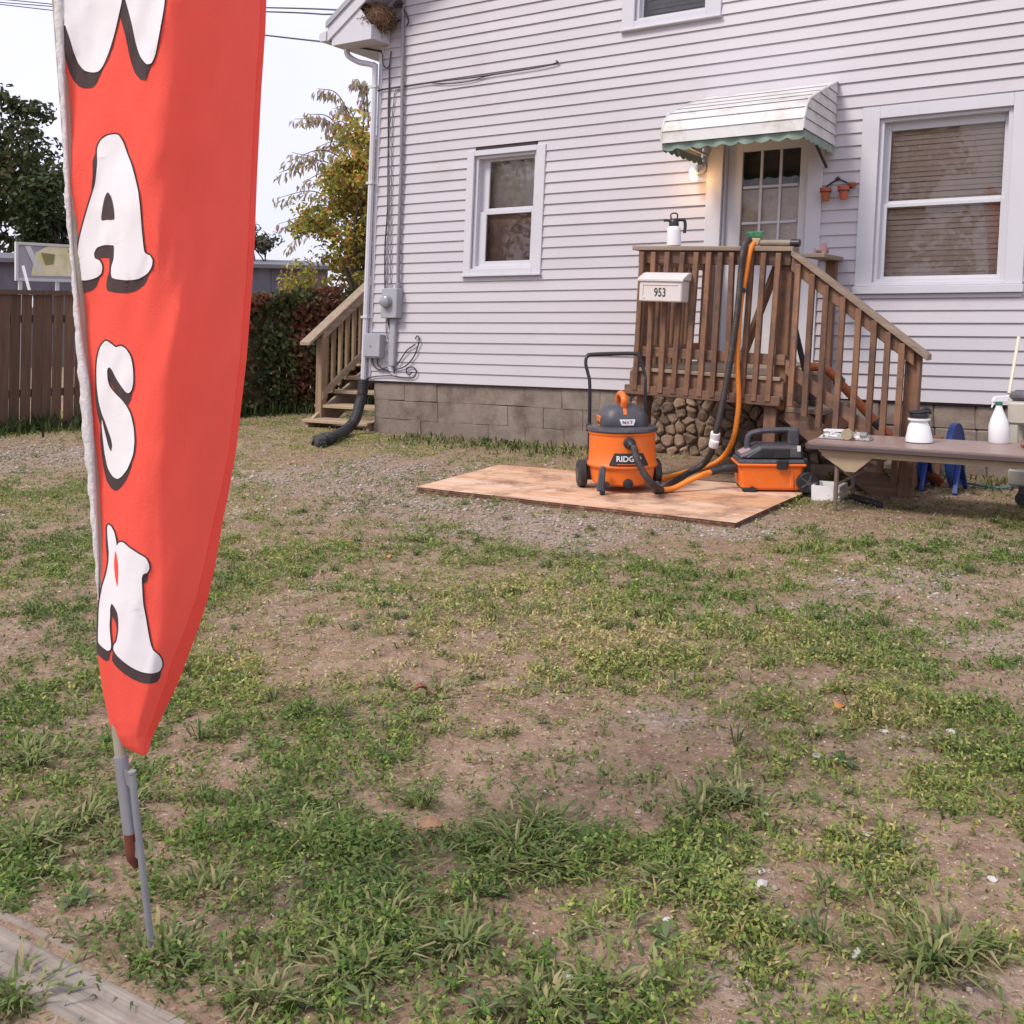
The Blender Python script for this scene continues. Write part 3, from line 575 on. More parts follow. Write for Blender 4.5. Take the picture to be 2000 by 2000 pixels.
cable('wall_cable', 'long black wire running sideways across the clapboards', [HD(*p, .036) for p in ((730, 180), (750, 174), (785, 170), (850, 160), (920, 152), (1000, 140), (1060, 130), (1088, 122), (1086, 118))], .0065)
cable('wall_cable', 'slack loop of wire sagging beneath the sideways black wire', [HD(*p, .037) for p in ((840, 162), (880, 163), (915, 159), (950, 149), (990, 141))], .0045)
cable('wall_cable', 'short hooked wire below the gable eave', [HD(*p, .037) for p in ((736, 100), (746, 104), (748, 125), (755, 133), (762, 126))], .005)
cable('wall_cable', 'black cable knot beside the riser conduit under the gable', [HD(*p, .06) for p in ((745, 40), (758, 46), (770, 48), (778, 40), (786, 38))], .011)
cable('wall_cable', 'black cable tail dangling right of the riser conduit', [HD(*p, .05) for p in ((789, 18), (795, 30), (798, 42), (794, 50))], .008)
low = [('black cable arching from the conduit foot up the siding', ((771, 722), (790, 716), (806, 700), (815, 680), (819, 662), (815, 656), (811, 662))),
       ('thin cable rising from the conduit foot to the wall hook', ((776, 712), (784, 700), (795, 684), (806, 676), (811, 672))),
       ('coiled cable end lying against the bottom siding board', ((770, 735), (790, 738), (808, 737), (813, 725), (806, 717), (795, 719), (794, 728), (800, 732), (805, 726))),
       ('cable looping under the telephone box', ((727, 700), (730, 714), (740, 722), (752, 722), (762, 727))),
       ('cable dropping from the telephone box to the conduit foot', ((737, 700), (738, 712), (746, 719), (756, 718))),
       ('black cable along the bottom edge of the siding', ((714, 739), (735, 735), (765, 734), (785, 737), (806, 738)))]
for lb, pts in low: cable('low_cable', lb, [HD(px, py, .04) for px, py in pts], .0065, M_CABLE, 5)
# black corrugated drain hose under the downspout
dp = thing('drain_pipe', 'black corrugated drain pipe curving out from the white downspout', 'pipe', G(690, 846, 0))
P = spline([H(-.045, .065, .56), H(-.05, .07, .40), at(702, 790, 10.70), at(694, 818, 10.6), at(678, 838, 10.5), G(655, 852, .05), G(640, 856, .045)], 14)
m = MB(); m.tube(P, [.054 + .004 * (i % 2) for i in range(len(P))], 12); obj('corrugated_tube', m, M_RUB, dp, smooth=False)
m = MB(); P = [G(645, 856, .05), G(634, 858, .06), G(622, 862, .03), G(612, 858, .05)]; m.tube(spline(P, 6), [.05 + .02 * math.sin(i * 2.1) for i in range(19)], 9); m.tube(spline([G(640, 862, .02), G(628, 868, .03), G(618, 866, .02)], 5), .025, 7); obj('crushed_end', m, M_RUB, dp)
# ================================================================ FRONT PORCH
PD = 1.40; PK = .06
def PC(s, d, z): return H(s, d, z - .042 * (s - 3.64) * min(1, max(0, z / .6)), PK)
porch = thing('porch', 'weathered brown wooden entrance porch with railing and steps down to the right', 'porch', H(4.2, .7, 0))
PL, PR = 3.635, 4.745
def pp(name, mat_, *box, bevel=.004):
    m = MB(); m.box(*box, PC); return obj(name, m, mat_, porch, bevel=bevel)
nbd = 9
for i in range(nbd):
    a = .045 + (PD - .02) / nbd * i; pp('deck_board', M_WG_U, PL, PR + .02, a + .004, a + (PD - .02) / nbd - .004, .80, .828)
pp('rim_board', M_W_U, PL - .02, PR + .04, PD - .038, PD, .665, .798); pp('trim_board', M_W_U, PL - .045, PR + .03, PD + .002, PD + .03, .625, .695)
pp('rim_board', M_W_N, PL - .02, PL + .018, .05, PD - .04, .665, .798); pp('rim_board', M_W_N, PR + .002, PR + .04, .05, PD - .04, .62, .798)
for d in (.4, .8, 1.1): pp('joist', M_W_U, PL + .02, PR, d, d + .038, .66, .798)
for (s, d) in ((PL + .03, PD - .13), (PR - .10, PD - .13)): pp('support_post', M_W_Z, s, s + .09, d, d + .09, -.1, .664)
# railing posts
pp('railing_post', M_W_Z, PL, PL + .088, PD - .128, PD - .04, .829, 1.66); pp('railing_post', M_W_Z, PR - .045, PR + .043, PD - .128, PD - .04, .60, 1.675); pp('railing_post', M_W_Z, PL + .02, PL + .108, .03, .115, .829, 1.66)
# rails
pp('handrail', M_WG_U, PL - .04, PR + .06, PD - .13, PD + .035, 1.702, 1.735); pp('upper_rail', M_W_U, PL + .0, PR + .04, PD - .038, PD - .001, 1.605, 1.70); pp('lower_rail', M_W_U, PL + .0, PR + .04, PD - .038, PD - .001, .91, .985)
pp('side_handrail', M_WG_U, PL - .045, PL + .095, .03, PD - .132, 1.702, 1.735); pp('side_rail', M_W_N, PL + .005, PL + .04, .12, PD - .13, 1.605, 1.70); pp('side_rail', M_W_N, PL + .005, PL + .04, .12, PD - .13, .91, .985)
for px in (1252, 1277, 1302, 1327, 1353, 1379, 1404, 1432, 1462, 1486, 1513):
    s, z = WP(px, 560, PD + .015, PK); j = random.uniform(-.012, .012)
    m = MB(); q = random.uniform(-.02, .02)
    m.hexa([PC(s - .019 + a + (q if z_ > 1 else 0), d, z_) for z_ in (.655 + j, 1.690) for a, d in ((0, PD + .001), (.038, PD + .001), (.038, PD + .039), (0, PD + .039))]); obj('baluster', m, M_W_Z, porch, bevel=.003)
for i in range(10):
    d = .2 + i * .104; pp('baluster', M_W_Z, PL - .035, PL + .004, d, d + .038, .70, 1.69, bevel=.003)
# stairs
NS = 5.62; T0, Z0s = PR + .02, 1.735
hs0, hs1 = (PR - .03, 1.725), (NS + .10, .955)
sl = (hs1[1] - hs0[1]) / (hs1[0] - hs0[0])
def slope_board(name, mat_, sA, sB, zoff, hgt_, d0, d1):
    m = MB(); f = lambda s: hs0[1] + sl * (s - hs0[0]) + zoff + .042 * (s - 3.64)
    q = [PC(sA, d0, f(sA) - hgt_), PC(sB, d0, f(sB) - hgt_), PC(sB, d1, f(sB) - hgt_), PC(sA, d1, f(sA) - hgt_), PC(sA, d0, f(sA)), PC(sB, d0, f(sB)), PC(sB, d1, f(sB)), PC(sA, d1, f(sA))]
    m.hexa(q); return obj(name, m, mat_, porch, bevel=.004)
slope_board('stair_handrail', M_WG_U, PR + .05, NS + .10, .0, .04, PD - .12, PD + .04)
slope_board('stair_rail', M_W_U, PR + .045, NS + .01, -.045, .10, PD - .038, PD - .001); slope_board('stair_rail', M_W_U, PR + .045, NS - .04, -.76, .10, PD - .038, PD - .001)
pp('newel_post', M_W_Z, NS - .05, NS + .045, PD - .135, PD - .04, -.08, 1.055); pp('newel_post', M_W_Z, NS - .05, NS + .04, .12, .2, -.08, .35)
for px in (1553, 1579, 1609, 1639, 1670, 1701, 1732, 1762):
    s, z = WP(px, 700, PD + .015, PK); f = hs0[1] + sl * (s - hs0[0])
    m = MB(); q = random.uniform(-.015, .015); zb_ = max(f - 1.03, .02)
    m.hexa([PC(s - .019 + a, d, z_ + .042 * (s - 3.64)) for z_ in (zb_, f - .05) for a, d in ((q, PD + .001), (q + .038, PD + .001), (q + .038, PD + .039), (q, PD + .039))]); obj('baluster', m, M_W_Z, porch, bevel=.003)
for d in (PD - .09, .45):
    m = MB(); st = [(PR + .045, .70), (PR + .045, .52), (NS - .16, -.05), (NS + .02, -.05), (NS + .02, .05)]
    m.prism([PC(s, d, z) for s, z in st], -NN * .04); obj('stringer', m, M_W_U, porch, bevel=.003)
for i in range(3):
    zt_ = .62 - .20 * i; s_ = PR + .05 + .275 * i
    for j in range(2): pp('tread', M_WG_U, s_ + .137 * j + .003, s_ + .137 * (j + 1) - .003, .42, PD - .045, zt_ - .036, zt_)
    pp('riser', M_W_N, s_ + .262, s_ + .278, .44, PD - .10, zt_ - .195, zt_ - .038)
# ================================================================ SIDE STAIRS
ss = thing('side_stairs', 'tan wooden steps with sloping handrail climbing the flank of the house', 'stairs', H(-.5, -.8, 0))
def S2(s, d, z): return H(s, d, z, .03)
for i in range(8):
    d0 = -.03 - .232 * i; z = .085 + .146 * i
    m = MB(); m.box(-1.0 + .02 * random.uniform(-1, 1), -.06, d0 - .265, d0, z - .036, z, S2); obj('tread', m, M_T_U, ss, bevel=.004)
    m = MB(); m.box(-.93, -.08, d0 - .09, d0 - .072, z - .14, z - .037, S2)
    if i > 4: obj('riser', m, M_W_U, ss)
for s in (-.96, -.10):
    m = MB(); m.prism([S2(s, d, z) for d, z in ((-.06, .04), (-.06, -.12), (-.3, -.12), (-2.1, 1.02), (-2.1, 1.2))], UU * .04); obj('stringer', m, M_T_N, ss)
m = MB(); m.box(-.985, -.895, -.33, -.24, -.05, .98, S2); obj('post', m, M_T_Z, ss, bevel=.004)
m = MB(); m.box(-.985, -.895, -1.95, -1.86, .3, 2.05, S2); obj('post', m, M_T_Z, ss, bevel=.004)
def SR(d): return .99 + (-d - .1) * .642
m = MB(); m.hexa([S2(s, d, SR(d) + h_) for h_ in (-.04, 0) for s, d in ((-1.03, -.02), (-.88, -.02), (-.88, -2.0), (-1.03, -2.0))]); obj('handrail', m, M_T_N, ss, bevel=.004)
for h0, h1, c in ((-.13, -.045, 0), (-.80, -.72, 1)):
    m = MB(); m.hexa([S2(s, d, SR(d) + h_) for h_ in (h0, h1) for s, d in ((-.925, -.25), (-.888, -.25), (-.888, -1.9), (-.925, -1.9))]); obj('rail', m, M_T_N, ss)
for i in range(13):
    d = -.36 - .118 * i
    m = MB(); m.box(-.975, -.932, d - .036, d, SR(d) - .86 + random.uniform(-.02, .02), SR(d) - .045, S2); obj('baluster', m, M_T_Z, ss, bevel=.003)
# ================================================================ FENCE + vine
FA, FB = np.array([-5.34, 10.9, 0]), np.array([-2.68, 13.4, 0]); FD = (FB - FA) / np.linalg.norm(FB - FA); FNm = np.array([FD[1], -FD[0], 0])
fence = thing('picket_fence', 'tall dark brown board fence with narrow gaps at the back of the yard', 'fence', FA)
def FP(t, o, z): return FA + FD * t + FNm * o + V3(0, 0, z) + UU * .03 * z
t = -2.6; Lf = 6.6
while t < Lf:
    wd = random.uniform(.088, .105); h_ = 1.452; gp_ = random.choice([.006, .008, .012, .018, .03])
    m = MB(); ln = random.uniform(-.008, .008); m.hexa([FP(t + a + (ln if z > 1 else 0), o_, z) for z in (-.05, h_) for a, o_ in ((0, .0), (wd, .0), (wd, .018), (0, .018))]); obj('picket', m, M_FEN, fence); t += wd + gp_
for z in (.35, 1.15): m = MB(); m.box(-2.6, Lf, -.04, -.002, z, z + .085, FP); obj('rail', m, M_FEN, fence)
m = MB(); m.box(-2.6, Lf, -.04, .06, 1.455, 1.50, FP); obj('cap_rail', m, M_FEN, fence)
for tt in (-2.6, -.3, 2.0, 4.3, 6.5): m = MB(); m.box(tt, tt + .09, -.13, -.042, -.05, 1.45, FP); obj('post', m, M_FEN, fence)
M_LEAF = mat('leaf_attr', attr=True, rough=.55, var=.12, scale=3, transl=.3, spec=.3)
def leaf_mesh(name, P, Nrm, size, col, asp=.55, mt_=None, parent=None, tip=None):
    """diamond leaves: P centres (n,3), Nrm facing, size (n,), col (n,3)"""
    n = len(P); Nrm = Nrm / (np.linalg.norm(Nrm, axis=1, keepdims=True) + 1e-9)
    rnd = RNG.normal(size=(n, 3)) if tip is None else tip
    T = rnd - Nrm * np.sum(rnd * Nrm, 1, keepdims=True); T /= np.linalg.norm(T, axis=1, keepdims=True) + 1e-9; B = np.cross(Nrm, T); s = size[:, None]
    fold = Nrm * s * .18
    v = np.stack([P - T * s * .5, P + B * s * asp * .5 + fold - T * s * .05, P + T * s * .5, P - B * s * asp * .5 + fold - T * s * .05], 1).reshape(-1, 3)
    i = np.arange(n)[:, None] * 4; tr = np.concatenate([i + [[0, 1, 2]], i + [[0, 2, 3]]], 0)
    return raw_mesh(name, v, tr, mt_ or M_LEAF, np.repeat(col, 4, 0), parent=parent)
def pick(cols, n, jit=.25, p=None):
    c = np.array(cols)[RNG.choice(len(cols), n, p=p)]; return c * (1 + RNG.uniform(-jit, jit, (n, 1)))
vine = thing('climbing_vine', 'mass of green and reddening creeper leaves draped over the fence beside the side steps', 'vine', FA + FD * 3.0)
n = 7500; tv = np.clip(RNG.normal(3.5, .75, n), 1.7, 5.2); zv = 1.62 * RNG.random(n) ** .8; zv = np.minimum(zv, 1.22 + .55 * fbm(tv, tv * 0, 2.2, 3) + .12 * RNG.random(n))
Pv = FA + FD * tv[:, None] + FNm * (.04 + .30 * RNG.random(n) ** 1.5 * (.2 + 1.2 * fbm(tv, zv, 2.5, 3)))[:, None] + np.array([0, 0, 1.]) * zv[:, None]
keep = vnoise(tv * 2.5, zv * 2.5) + .5 * RNG.random(n) > .52; Pv = Pv[keep]; k = len(Pv); red = fbm(tv[keep] + 5, zv[keep], 2.6, 3) + RNG.normal(0, .07, k)
cv = np.where((red > .60)[:, None], pick([(.17, .05, .035), (.15, .08, .04), (.24, .11, .05)], k), pick([(.05, .08, .022), (.08, .11, .03), (.04, .06, .02), (.15, .15, .05)], k))
leaf_mesh('leaves', Pv, FNm + RNG.normal(0, .5, (k, 3)) + np.array([0, 0, .3]), RNG.uniform(.045, .085, k), cv, .75, parent=vine)
m = MB()
for i in range(14):
    t0 = random.uniform(2.2, 5); m.tube(spline([FP(t0, .03, 0), FP(t0 + random.uniform(-.2, .2), .05, .5), FP(t0 + random.uniform(-.4, .4), .05, 1.1), FP(t0 + random.uniform(-.5, .5), .06, 1.5)], 4), .006, 5)
obj('stems', m, M_TWIG, vine)
# ================================================================ TREES
M_BARK = mat('bark', (.10, .075, .06), .9, .35, 14, bump=.6, bscale=30)
def crown_points(n, c, rx, ry, rz, clumps, cr, seed=0, shape=None):
    rg = np.random.default_rng(seed); q = rg.normal(size=(clumps, 3)); q /= np.linalg.norm(q, axis=1, keepdims=True); q *= rg.random((clumps, 1)) ** .45
    cc = np.array(c) + q * [rx, ry, rz]
    if shape: cc = shape(cc, q)
    k = rg.integers(0, clumps, n); d = rg.normal(size=(n, 3)); d /= np.linalg.norm(d, axis=1, keepdims=True); d *= rg.random((n, 1)) ** .5 * cr * rg.uniform(.6, 1.3, clumps)[k][:, None]
    return cc[k] + d * [1, 1, .75], d, cc, k
def branches(mb, base, tops, r0):
    base = np.array(base, float)
    for tp in tops:
        mid = base + (np.array(tp) - base) * .5 + V3(0, 0, .12 * np.linalg.norm(np.array(tp) - base)) + RNG.normal(0, .05, 3) * np.linalg.norm(np.array(tp) - base)
        P = spline([base, mid, tp], 4); mb.tube(P, list(np.linspace(r0, r0 * .2, len(P))), 6)
def tree(name, label, base, h, c, rad, nl, clumps, cr, ls, cols, seed, trunk_r=.15, shape=None, p=None, group=None, limbs=14):
    t = thing(name, label, 'tree', base, group)
    Pt, d, cc, k = crown_points(nl, c, *rad, clumps, cr, seed, shape)
    rg = np.random.default_rng(seed + 1); tint = rg.uniform(.75, 1.25, clumps)[k][:, None]
    if not callable(cols): col = pick(cols, nl, .2, p) * tint
    else: col = cols(Pt, nl) * tint
    leaf_mesh('crown', Pt, d + rg.normal(0, .6, (nl, 3)) * cr + np.array([0, 0, .4 * cr]), rg.uniform(.6, 1.3, nl) * ls, col, .6, parent=t)
    m = MB(); top = np.array([c[0], c[1], c[2]]); m.tube(spline([base, np.array(base) + (top - base) * .5 + V3(.1, 0, 0), top + V3(0, 0, rad[2] * .6)], 5), list(np.linspace(trunk_r, trunk_r * .15, 11)), 9); obj('trunk', m, M_BARK, t, smooth=True)
    m = MB(); bb = np.array(base) + (top - base) * .55; branches(m, bb, [cc[i] for i in range(0, clumps, max(1, clumps // limbs))], trunk_r * .45); obj('limbs', m, M_BARK, t, smooth=True)
    return t
dk = [(.04, .06, .022), (.055, .08, .026), (.08, .10, .035), (.11, .10, .04)]
tree('dark_tree', 'dark green broadleaf tree standing beyond the painted sign board', at(-25, 640, 36) * [1, 1, 0], 9, at(-40, 345, 36), (3.0, 2.6, 3.1), 10000, 66, .85, .26, dk, 3, .28)
tree('low_tree', 'low dark green tree filling the gap beside the sign board', at(105, 640, 34) * [1, 1, 0], 6, at(105, 440, 34), (1.0, 1.2, 1.6), 3500, 26, .6, .22, [(.03, .05, .015), (.045, .07, .02), (.07, .085, .025)], 5, .14)
def ycol(P, n):
    zz = np.clip((P[:, 2] - 1.2) / 3.2, 0, 1); a = RNG.random(n); c = pick([(.40, .34, .06), (.30, .32, .07), (.46, .36, .07), (.21, .25, .06)], n, .25)
    o = pick([(.50, .20, .05), (.40, .13, .05), (.52, .29, .08)], n, .25); return np.where((a < .10 + .3 * np.clip(P[:, 0] + 2.75, 0, 1) * zz)[:, None], o, c)
YB = at(705, 800, 15.2) * [1, 1, 0]
tree('autumn_tree', 'golden yellow and orange autumn tree beside the house corner', YB, 4.5, at(705, 455, 15.2), (1.05, 1.0, 1.75), 11500, 110, .27, .085, ycol, 9, .09,
     shape=lambda cc, q: np.stack([cc[:, 0] + (np.clip(.95 - (cc[:, 2] - 2.2) * .42, .1, 1.2) - 1) * q[:, 0] * 1.0, cc[:, 1], cc[:, 2] + .15], 1))
# slender tree with drooping compound leaves against the sky
dt = thing('drooping_tree', 'slender tree with sparse drooping leaflets against the sky behind the autumn tree', 'tree', at(730, 790, 16.5) * [1, 1, 0])
fr_ = [((700, 330), (560, 310)), ((705, 300), (575, 225)), ((700, 260), (620, 165)), ((715, 230), (690, 148)), ((700, 350), (545, 330)), ((690, 420), (540, 380)), ((690, 300), (600, 215)), ((710, 270), (650, 205)), ((690, 380), (590, 350)), ((690, 460), (545, 430)),
       ((720, 250), (712, 150)), ((700, 330), (620, 280)), ((690, 400), (570, 290)), ((700, 290), (640, 240)), ((700, 440), (560, 475))]
Lp, Lt, m = [], [], MB()
for a, b in fr_:
    A = at(*a, 16.5 + random.uniform(-.5, .5)); Bq = at(*b, 16.5 + random.uniform(-.8, .8)); mid = (A + Bq) / 2 + V3(0, 0, .22); P = spline([A, mid, Bq - V3(0, 0, .06)], 8); m.tube(P, list(np.linspace(.014, .004, len(P))), 5)
    for i, q in enumerate(P[3:]):
        for z in range(4): Lp.append(q + V3(random.uniform(-.04, .04), random.uniform(-.15, .15), random.uniform(-.11, .0))); Lt.append(V3(random.uniform(-.5, .1), random.uniform(-.3, .3), -1))
Lp = np.array(Lp); Lt = np.array(Lt); nl = len(Lp)
leaf_mesh('leaflets', Lp + Lt * .05, RNG.normal(0, .5, (nl, 3)) + np.array([-.6, -.8, .2]), RNG.uniform(.10, .17, nl), pick([(.40, .36, .34), (.44, .36, .30), (.46, .30, .27), (.38, .40, .24), (.45, .42, .2)], nl, .2), .33, parent=dt, tip=Lt)  # sky glare is put into the pale leaflet colours
m.tube(spline([at(730, 790, 16.5) * [1, 1, 0], at(715, 560, 16.5), at(705, 380, 16.5), at(712, 200, 16.5)], 6), list(np.linspace(.06, .012, 19)), 8); obj('trunk', m, M_BARK, dt, smooth=True)
for i, (px, py, Y, rr, lb) in enumerate([(508, 470, 30, .55, 'wispy shrub top showing above the grey building'), (470, 455, 33, .8, 'leafy shrub behind the grey building roof')]):
    b = thing('shrub', lb, 'shrub', at(px, 640, Y) * [1, 1, 0]); Pt, d, cc, k = crown_points(900, at(px, py, Y), rr, rr, rr * .8, 14, .3, 40 + i); leaf_mesh('foliage', Pt, d, RNG.uniform(.08, .16, 900), pick([(.06, .075, .04), (.1, .11, .07), (.14, .11, .08)], 900), parent=b)
    m = MB(); bb = at(px, 640, Y) * [1, 1, 0]; branches(m, bb, [cc[j] for j in range(0, 14, 3)], .05); obj('stems', m, M_BARK, b)
for i, (tx, ty, hh_, lb) in enumerate([(-11.5, -8.0, 7.5, 'tall leafy street tree across the road behind the yard'), (-19, .5, 7.0, 'broad street tree far to the side of the road'), (-15.5, -4.2, 6.0, 'smaller yellowing street tree between the two larger ones')]):
    tree('street_tree', lb, V3(tx, ty, 0), hh_, V3(tx, ty, hh_ * .62), (2.7, 2.7, hh_ * .36), 2600, 40, .8, .26, [(.12, .15, .05), (.16, .18, .06), (.26, .22, .08), (.3, .19, .08)], 70 + i, .2, group='street trees opposite the house')
# ================================================================ grey building behind, sign board, wires
gb = thing('grey_building', 'long low dark grey building behind the fence', 'building', V3(-9, 27, 0))
A_, B_ = at(-260, 700, 24) * [1, 1, 0], at(640, 700, 29) * [1, 1, 0]; dA = (B_ - A_) / np.linalg.norm(B_ - A_); nA = np.array([-dA[1], dA[0], 0]); Lb = np.linalg.norm(B_ - A_)
def BP(t, o, z): return A_ + dA * t + nA * o + V3(0, 0, z)
m = MB(); m.box(0, Lb, 0, 6, 0, 2.62, BP); obj('wall', m, mat('grey_metal_wall', (.115, .115, .15), .6, .12, 2, dirt=(.17, .16, .18), dscale=1), gb)
m = MB(); m.prism([BP(-.2, -.3, 2.60), BP(-.2, -.3, 2.70), BP(-.2, 3, 3.02), BP(-.2, 6.3, 2.70), BP(-.2, 6.3, 2.60)], dA * (Lb + .4)); obj('roof', m, mat('grey_roof', (.14, .14, .16), .7, .15, 2), gb)
for i in range(14): m = MB(); m.box(Lb / 14 * i, Lb / 14 * i + .05, -.03, -.004, 0, 2.58, BP); obj('panel_rib', m, MATS['grey_metal_wall'], gb)
sb = thing('sign_board', 'cream painted sign board in a white frame rising behind the fence', 'sign', at(95, 700, 15.5) * [1, 1, 0])
q0, q1 = at(30, 472, 15), at(200, 452, 16); zb_ = at(30, 548, 15)[2]
dS = (q1 - q0) * [1, 1, 0]; Ls = np.linalg.norm(dS); dS /= Ls; nS = np.array([dS[1], -dS[0], 0]); zt_ = q0[2]
def SP(t, o, z): return q0 * [1, 1, 0] + dS * t + nS * o + V3(0, 0, z)
M_FR = mat('white_frame', (.62, .62, .62), .5)
m = MB(); m.box(.03, Ls - .03, -.02, 0, zb_ + .03, zt_ - .03, SP); obj('panel', m, mat('grey_board', (.36, .36, .40), .6, .1), sb)
for nme, bx in (('frame_bar', (0, Ls, -.03, .02, zt_ - .04, zt_)), ('frame_bar', (0, Ls, -.03, .02, zb_, zb_ + .04)), ('frame_bar', (0, .035, -.03, .02, zb_ + .041, zt_ - .041)), ('frame_bar', (Ls - .035, Ls, -.03, .02, zb_ + .041, zt_ - .041)), ('leg', (.05, .10, -.03, .0, 0, zb_)), ('leg', (Ls - .1, Ls - .05, -.03, .0, 0, zb_)), ('leg', (.60, .65, -.03, .0, 0, zb_))): m = MB(); m.box(*bx, SP); obj(nme, m, M_FR, sb)
def flat_poly(pts, col, nme, off):
    m = MB(); m.add([SP(a * Ls, off, zb_ + b * (zt_ - zb_)) for a, b in pts], [tuple(range(len(pts)))]); obj(nme, m, col, sb)
flat_poly([(.17, .14), (.97, .16), (.97, .92), (.36, .93), (.22, .74)], mat('cream_paint', (.80, .74, .50), .6, .12, 8, hue=((.72, .66, .34), 5)), 'painted_shape', .004)
flat_poly([(.28, .75), (.33, .42), (.42, .46), (.44, .72)], mat('olive_paint', (.26, .25, .10), .6, .3, 14), 'painted_shape', .008)
flat_poly([(.58, .80), (.80, .76), (.86, .90), (.62, .90)], mat('brick_paint', (.5, .14, .08), .6, .3, 12), 'painted_shape', .008)
flat_poly([(.10, .90), (.24, .20), (.30, .22), (.16, .92)], mat('white_paint', (.7, .7, .7), .6), 'painted_shape', .008)
m = MB(); m.beam(at(45, 520, 14.6), at(66, 600, 14.2), .03, .03); obj('prop', m, M_FR, sb)
def wire(lb, pts, r_=.011): 
    m = MB(); P = spline(pts, 6); m.tube(P, r_, 5); tag(obj('overhead_wire', m, M_CABLE, None, base=P[-1]), lb, 'wire', None)
HM = HD(786, 12, .09)
wire('upper overhead service wire running in to the riser conduit', [at(-500, -60, 34), at(100, 8, 22), at(520, 15, 15), at(690, 20, 10.9), HM])
wire('second overhead wire just beneath the upper service wire', [at(-500, -40, 34), at(100, 12.5, 22), at(520, 23, 15), at(650, 28, 12), HD(770, 14, .10)])
wire('lowest overhead wire reaching the gutter corner', [at(-600, -60, 36), at(100, 20, 22), at(519, 69, 14), at(640, 83, 11.2), HD(745, 100, .04)])
# ================================================================ PLYWOOD
M_PLY = mat('weathered_plywood', (.58, .325, .18), .85, .22, 5, stretch=(.8, 6, 6), rot=WA, bump=.12, bscale=9, hue=((.66, .48, .35), .6), dirt=(.25, .135, .085), dscale=3.6, dlo=.49, dhi=.66)
M_PLYE = mat('plywood_edge', (.14, .07, .045), .9, .3, 30, dirt=(.3, .2, .14), dscale=20, dlo=.5, dhi=.65)
ply = thing('plywood_sheet', 'worn orange plywood sheet lying on the gravel under both vacuums', 'plywood', G(1180, 975))
c_ = [G(812, 960), G(1437, 1033), G(1585, 965), G(975, 916)]
PT = .034
def grid_sheet(z0, warp):
    m = MB(); nx_, ny_ = 24, 12; vs = []
    for j in range(ny_ + 1):
        for i in range(nx_ + 1):
            a, b = i / nx_, j / ny_; P = (c_[0] * (1 - a) + c_[1] * a) * (1 - b) + (c_[3] * (1 - a) + c_[2] * a) * b
            e = (.006 * (vnoise(a * 30, 3) - .5) if j == 0 else 0); vs.append(P + V3(0, e, z0 + warp * (vnoise(a * 3, b * 2) - .5)))
    m.add(vs, [(j * (nx_ + 1) + i, j * (nx_ + 1) + i + 1, (j + 1) * (nx_ + 1) + i + 1, (j + 1) * (nx_ + 1) + i) for j in range(ny_) for i in range(nx_)]); return m
obj('top_face', grid_sheet(PT, .004), M_PLY, ply, smooth=True)
for k_, (za, zb2) in enumerate(((-.01, .012), (.015, .031))):
    m = MB(); ring = []
    for q in range(4):
        a, b = c_[q], c_[(q + 1) % 4]
        for t_ in np.linspace(0, 1, 20)[:-1]: ring.append(a + (b - a) * t_)
    cen = sum(c_) / 4; k2 = len(ring); ring = [cen + (p - cen) * (1 - .004 * k_ - .006 * random.random()) for p in ring]
    m.add([p + V3(0, 0, za) for p in ring] + [p + V3(0, 0, zb2) for p in ring], [tuple(range(k2)), tuple(range(2 * k2 - 1, k2 - 1, -1))] + [(i, (i + 1) % k2, (i + 1) % k2 + k2, i + k2) for i in range(k2)]); obj('ply_layer', m, M_PLYE, ply)
# ================================================================ BIG WET-DRY VACUUM
VC = V3((1215 - 1000) / 2000 * 6.95, 6.95, PT)
va = R(6)
def VL(x, y, z):
    x *= .94; y *= .94; z *= .945
    return VC + V3(x * math.cos(va) - y * math.sin(va), x * math.sin(va) + y * math.cos(va), z)
vac = thing('wet_dry_vacuum', 'large orange wet and dry vacuum with black push handle on the plywood', 'vacuum', VC)
def vpart(nme, m, mt_, par=None, smooth=True, bevel=0): return obj(nme, m.xf(VL), mt_, par or vac, smooth=smooth, bevel=bevel)
def L8(prof, seg=40, sq=None, c=(0, 0, 0), ax=(0, 0, 1)): m = MB(); m.lathe(prof, c, ax, seg, sq); return m
drum = vpart('drum', L8([(.15, .045), (.20, .048), (.218, .062), (.233, .165), (.252, .175), (.256, .185), (.252, .196), (.244, .205), (.2385, .30), (.236, .40), (.243, .404), (.246, .42), (.225, .422)], 48), M_OR)
vpart('lid', L8([(.22, .421), (.252, .423), (.258, .432), (.254, .448), (.235, .456), (.20, .46)], 48), M_GREYP)
vpart('motor_head', L8([(.172, .455), (.178, .475), (.172, .52), (.155, .565), (.128, .598), (.08, .616), (.01, .62)], 44, 3.2), M_GREYP)
for x in (-.176, .155): m = MB(); m.box(x, x + .02, -.06, .06, .455, .53); vpart('side_grip', m, M_OR, None, False, .006)
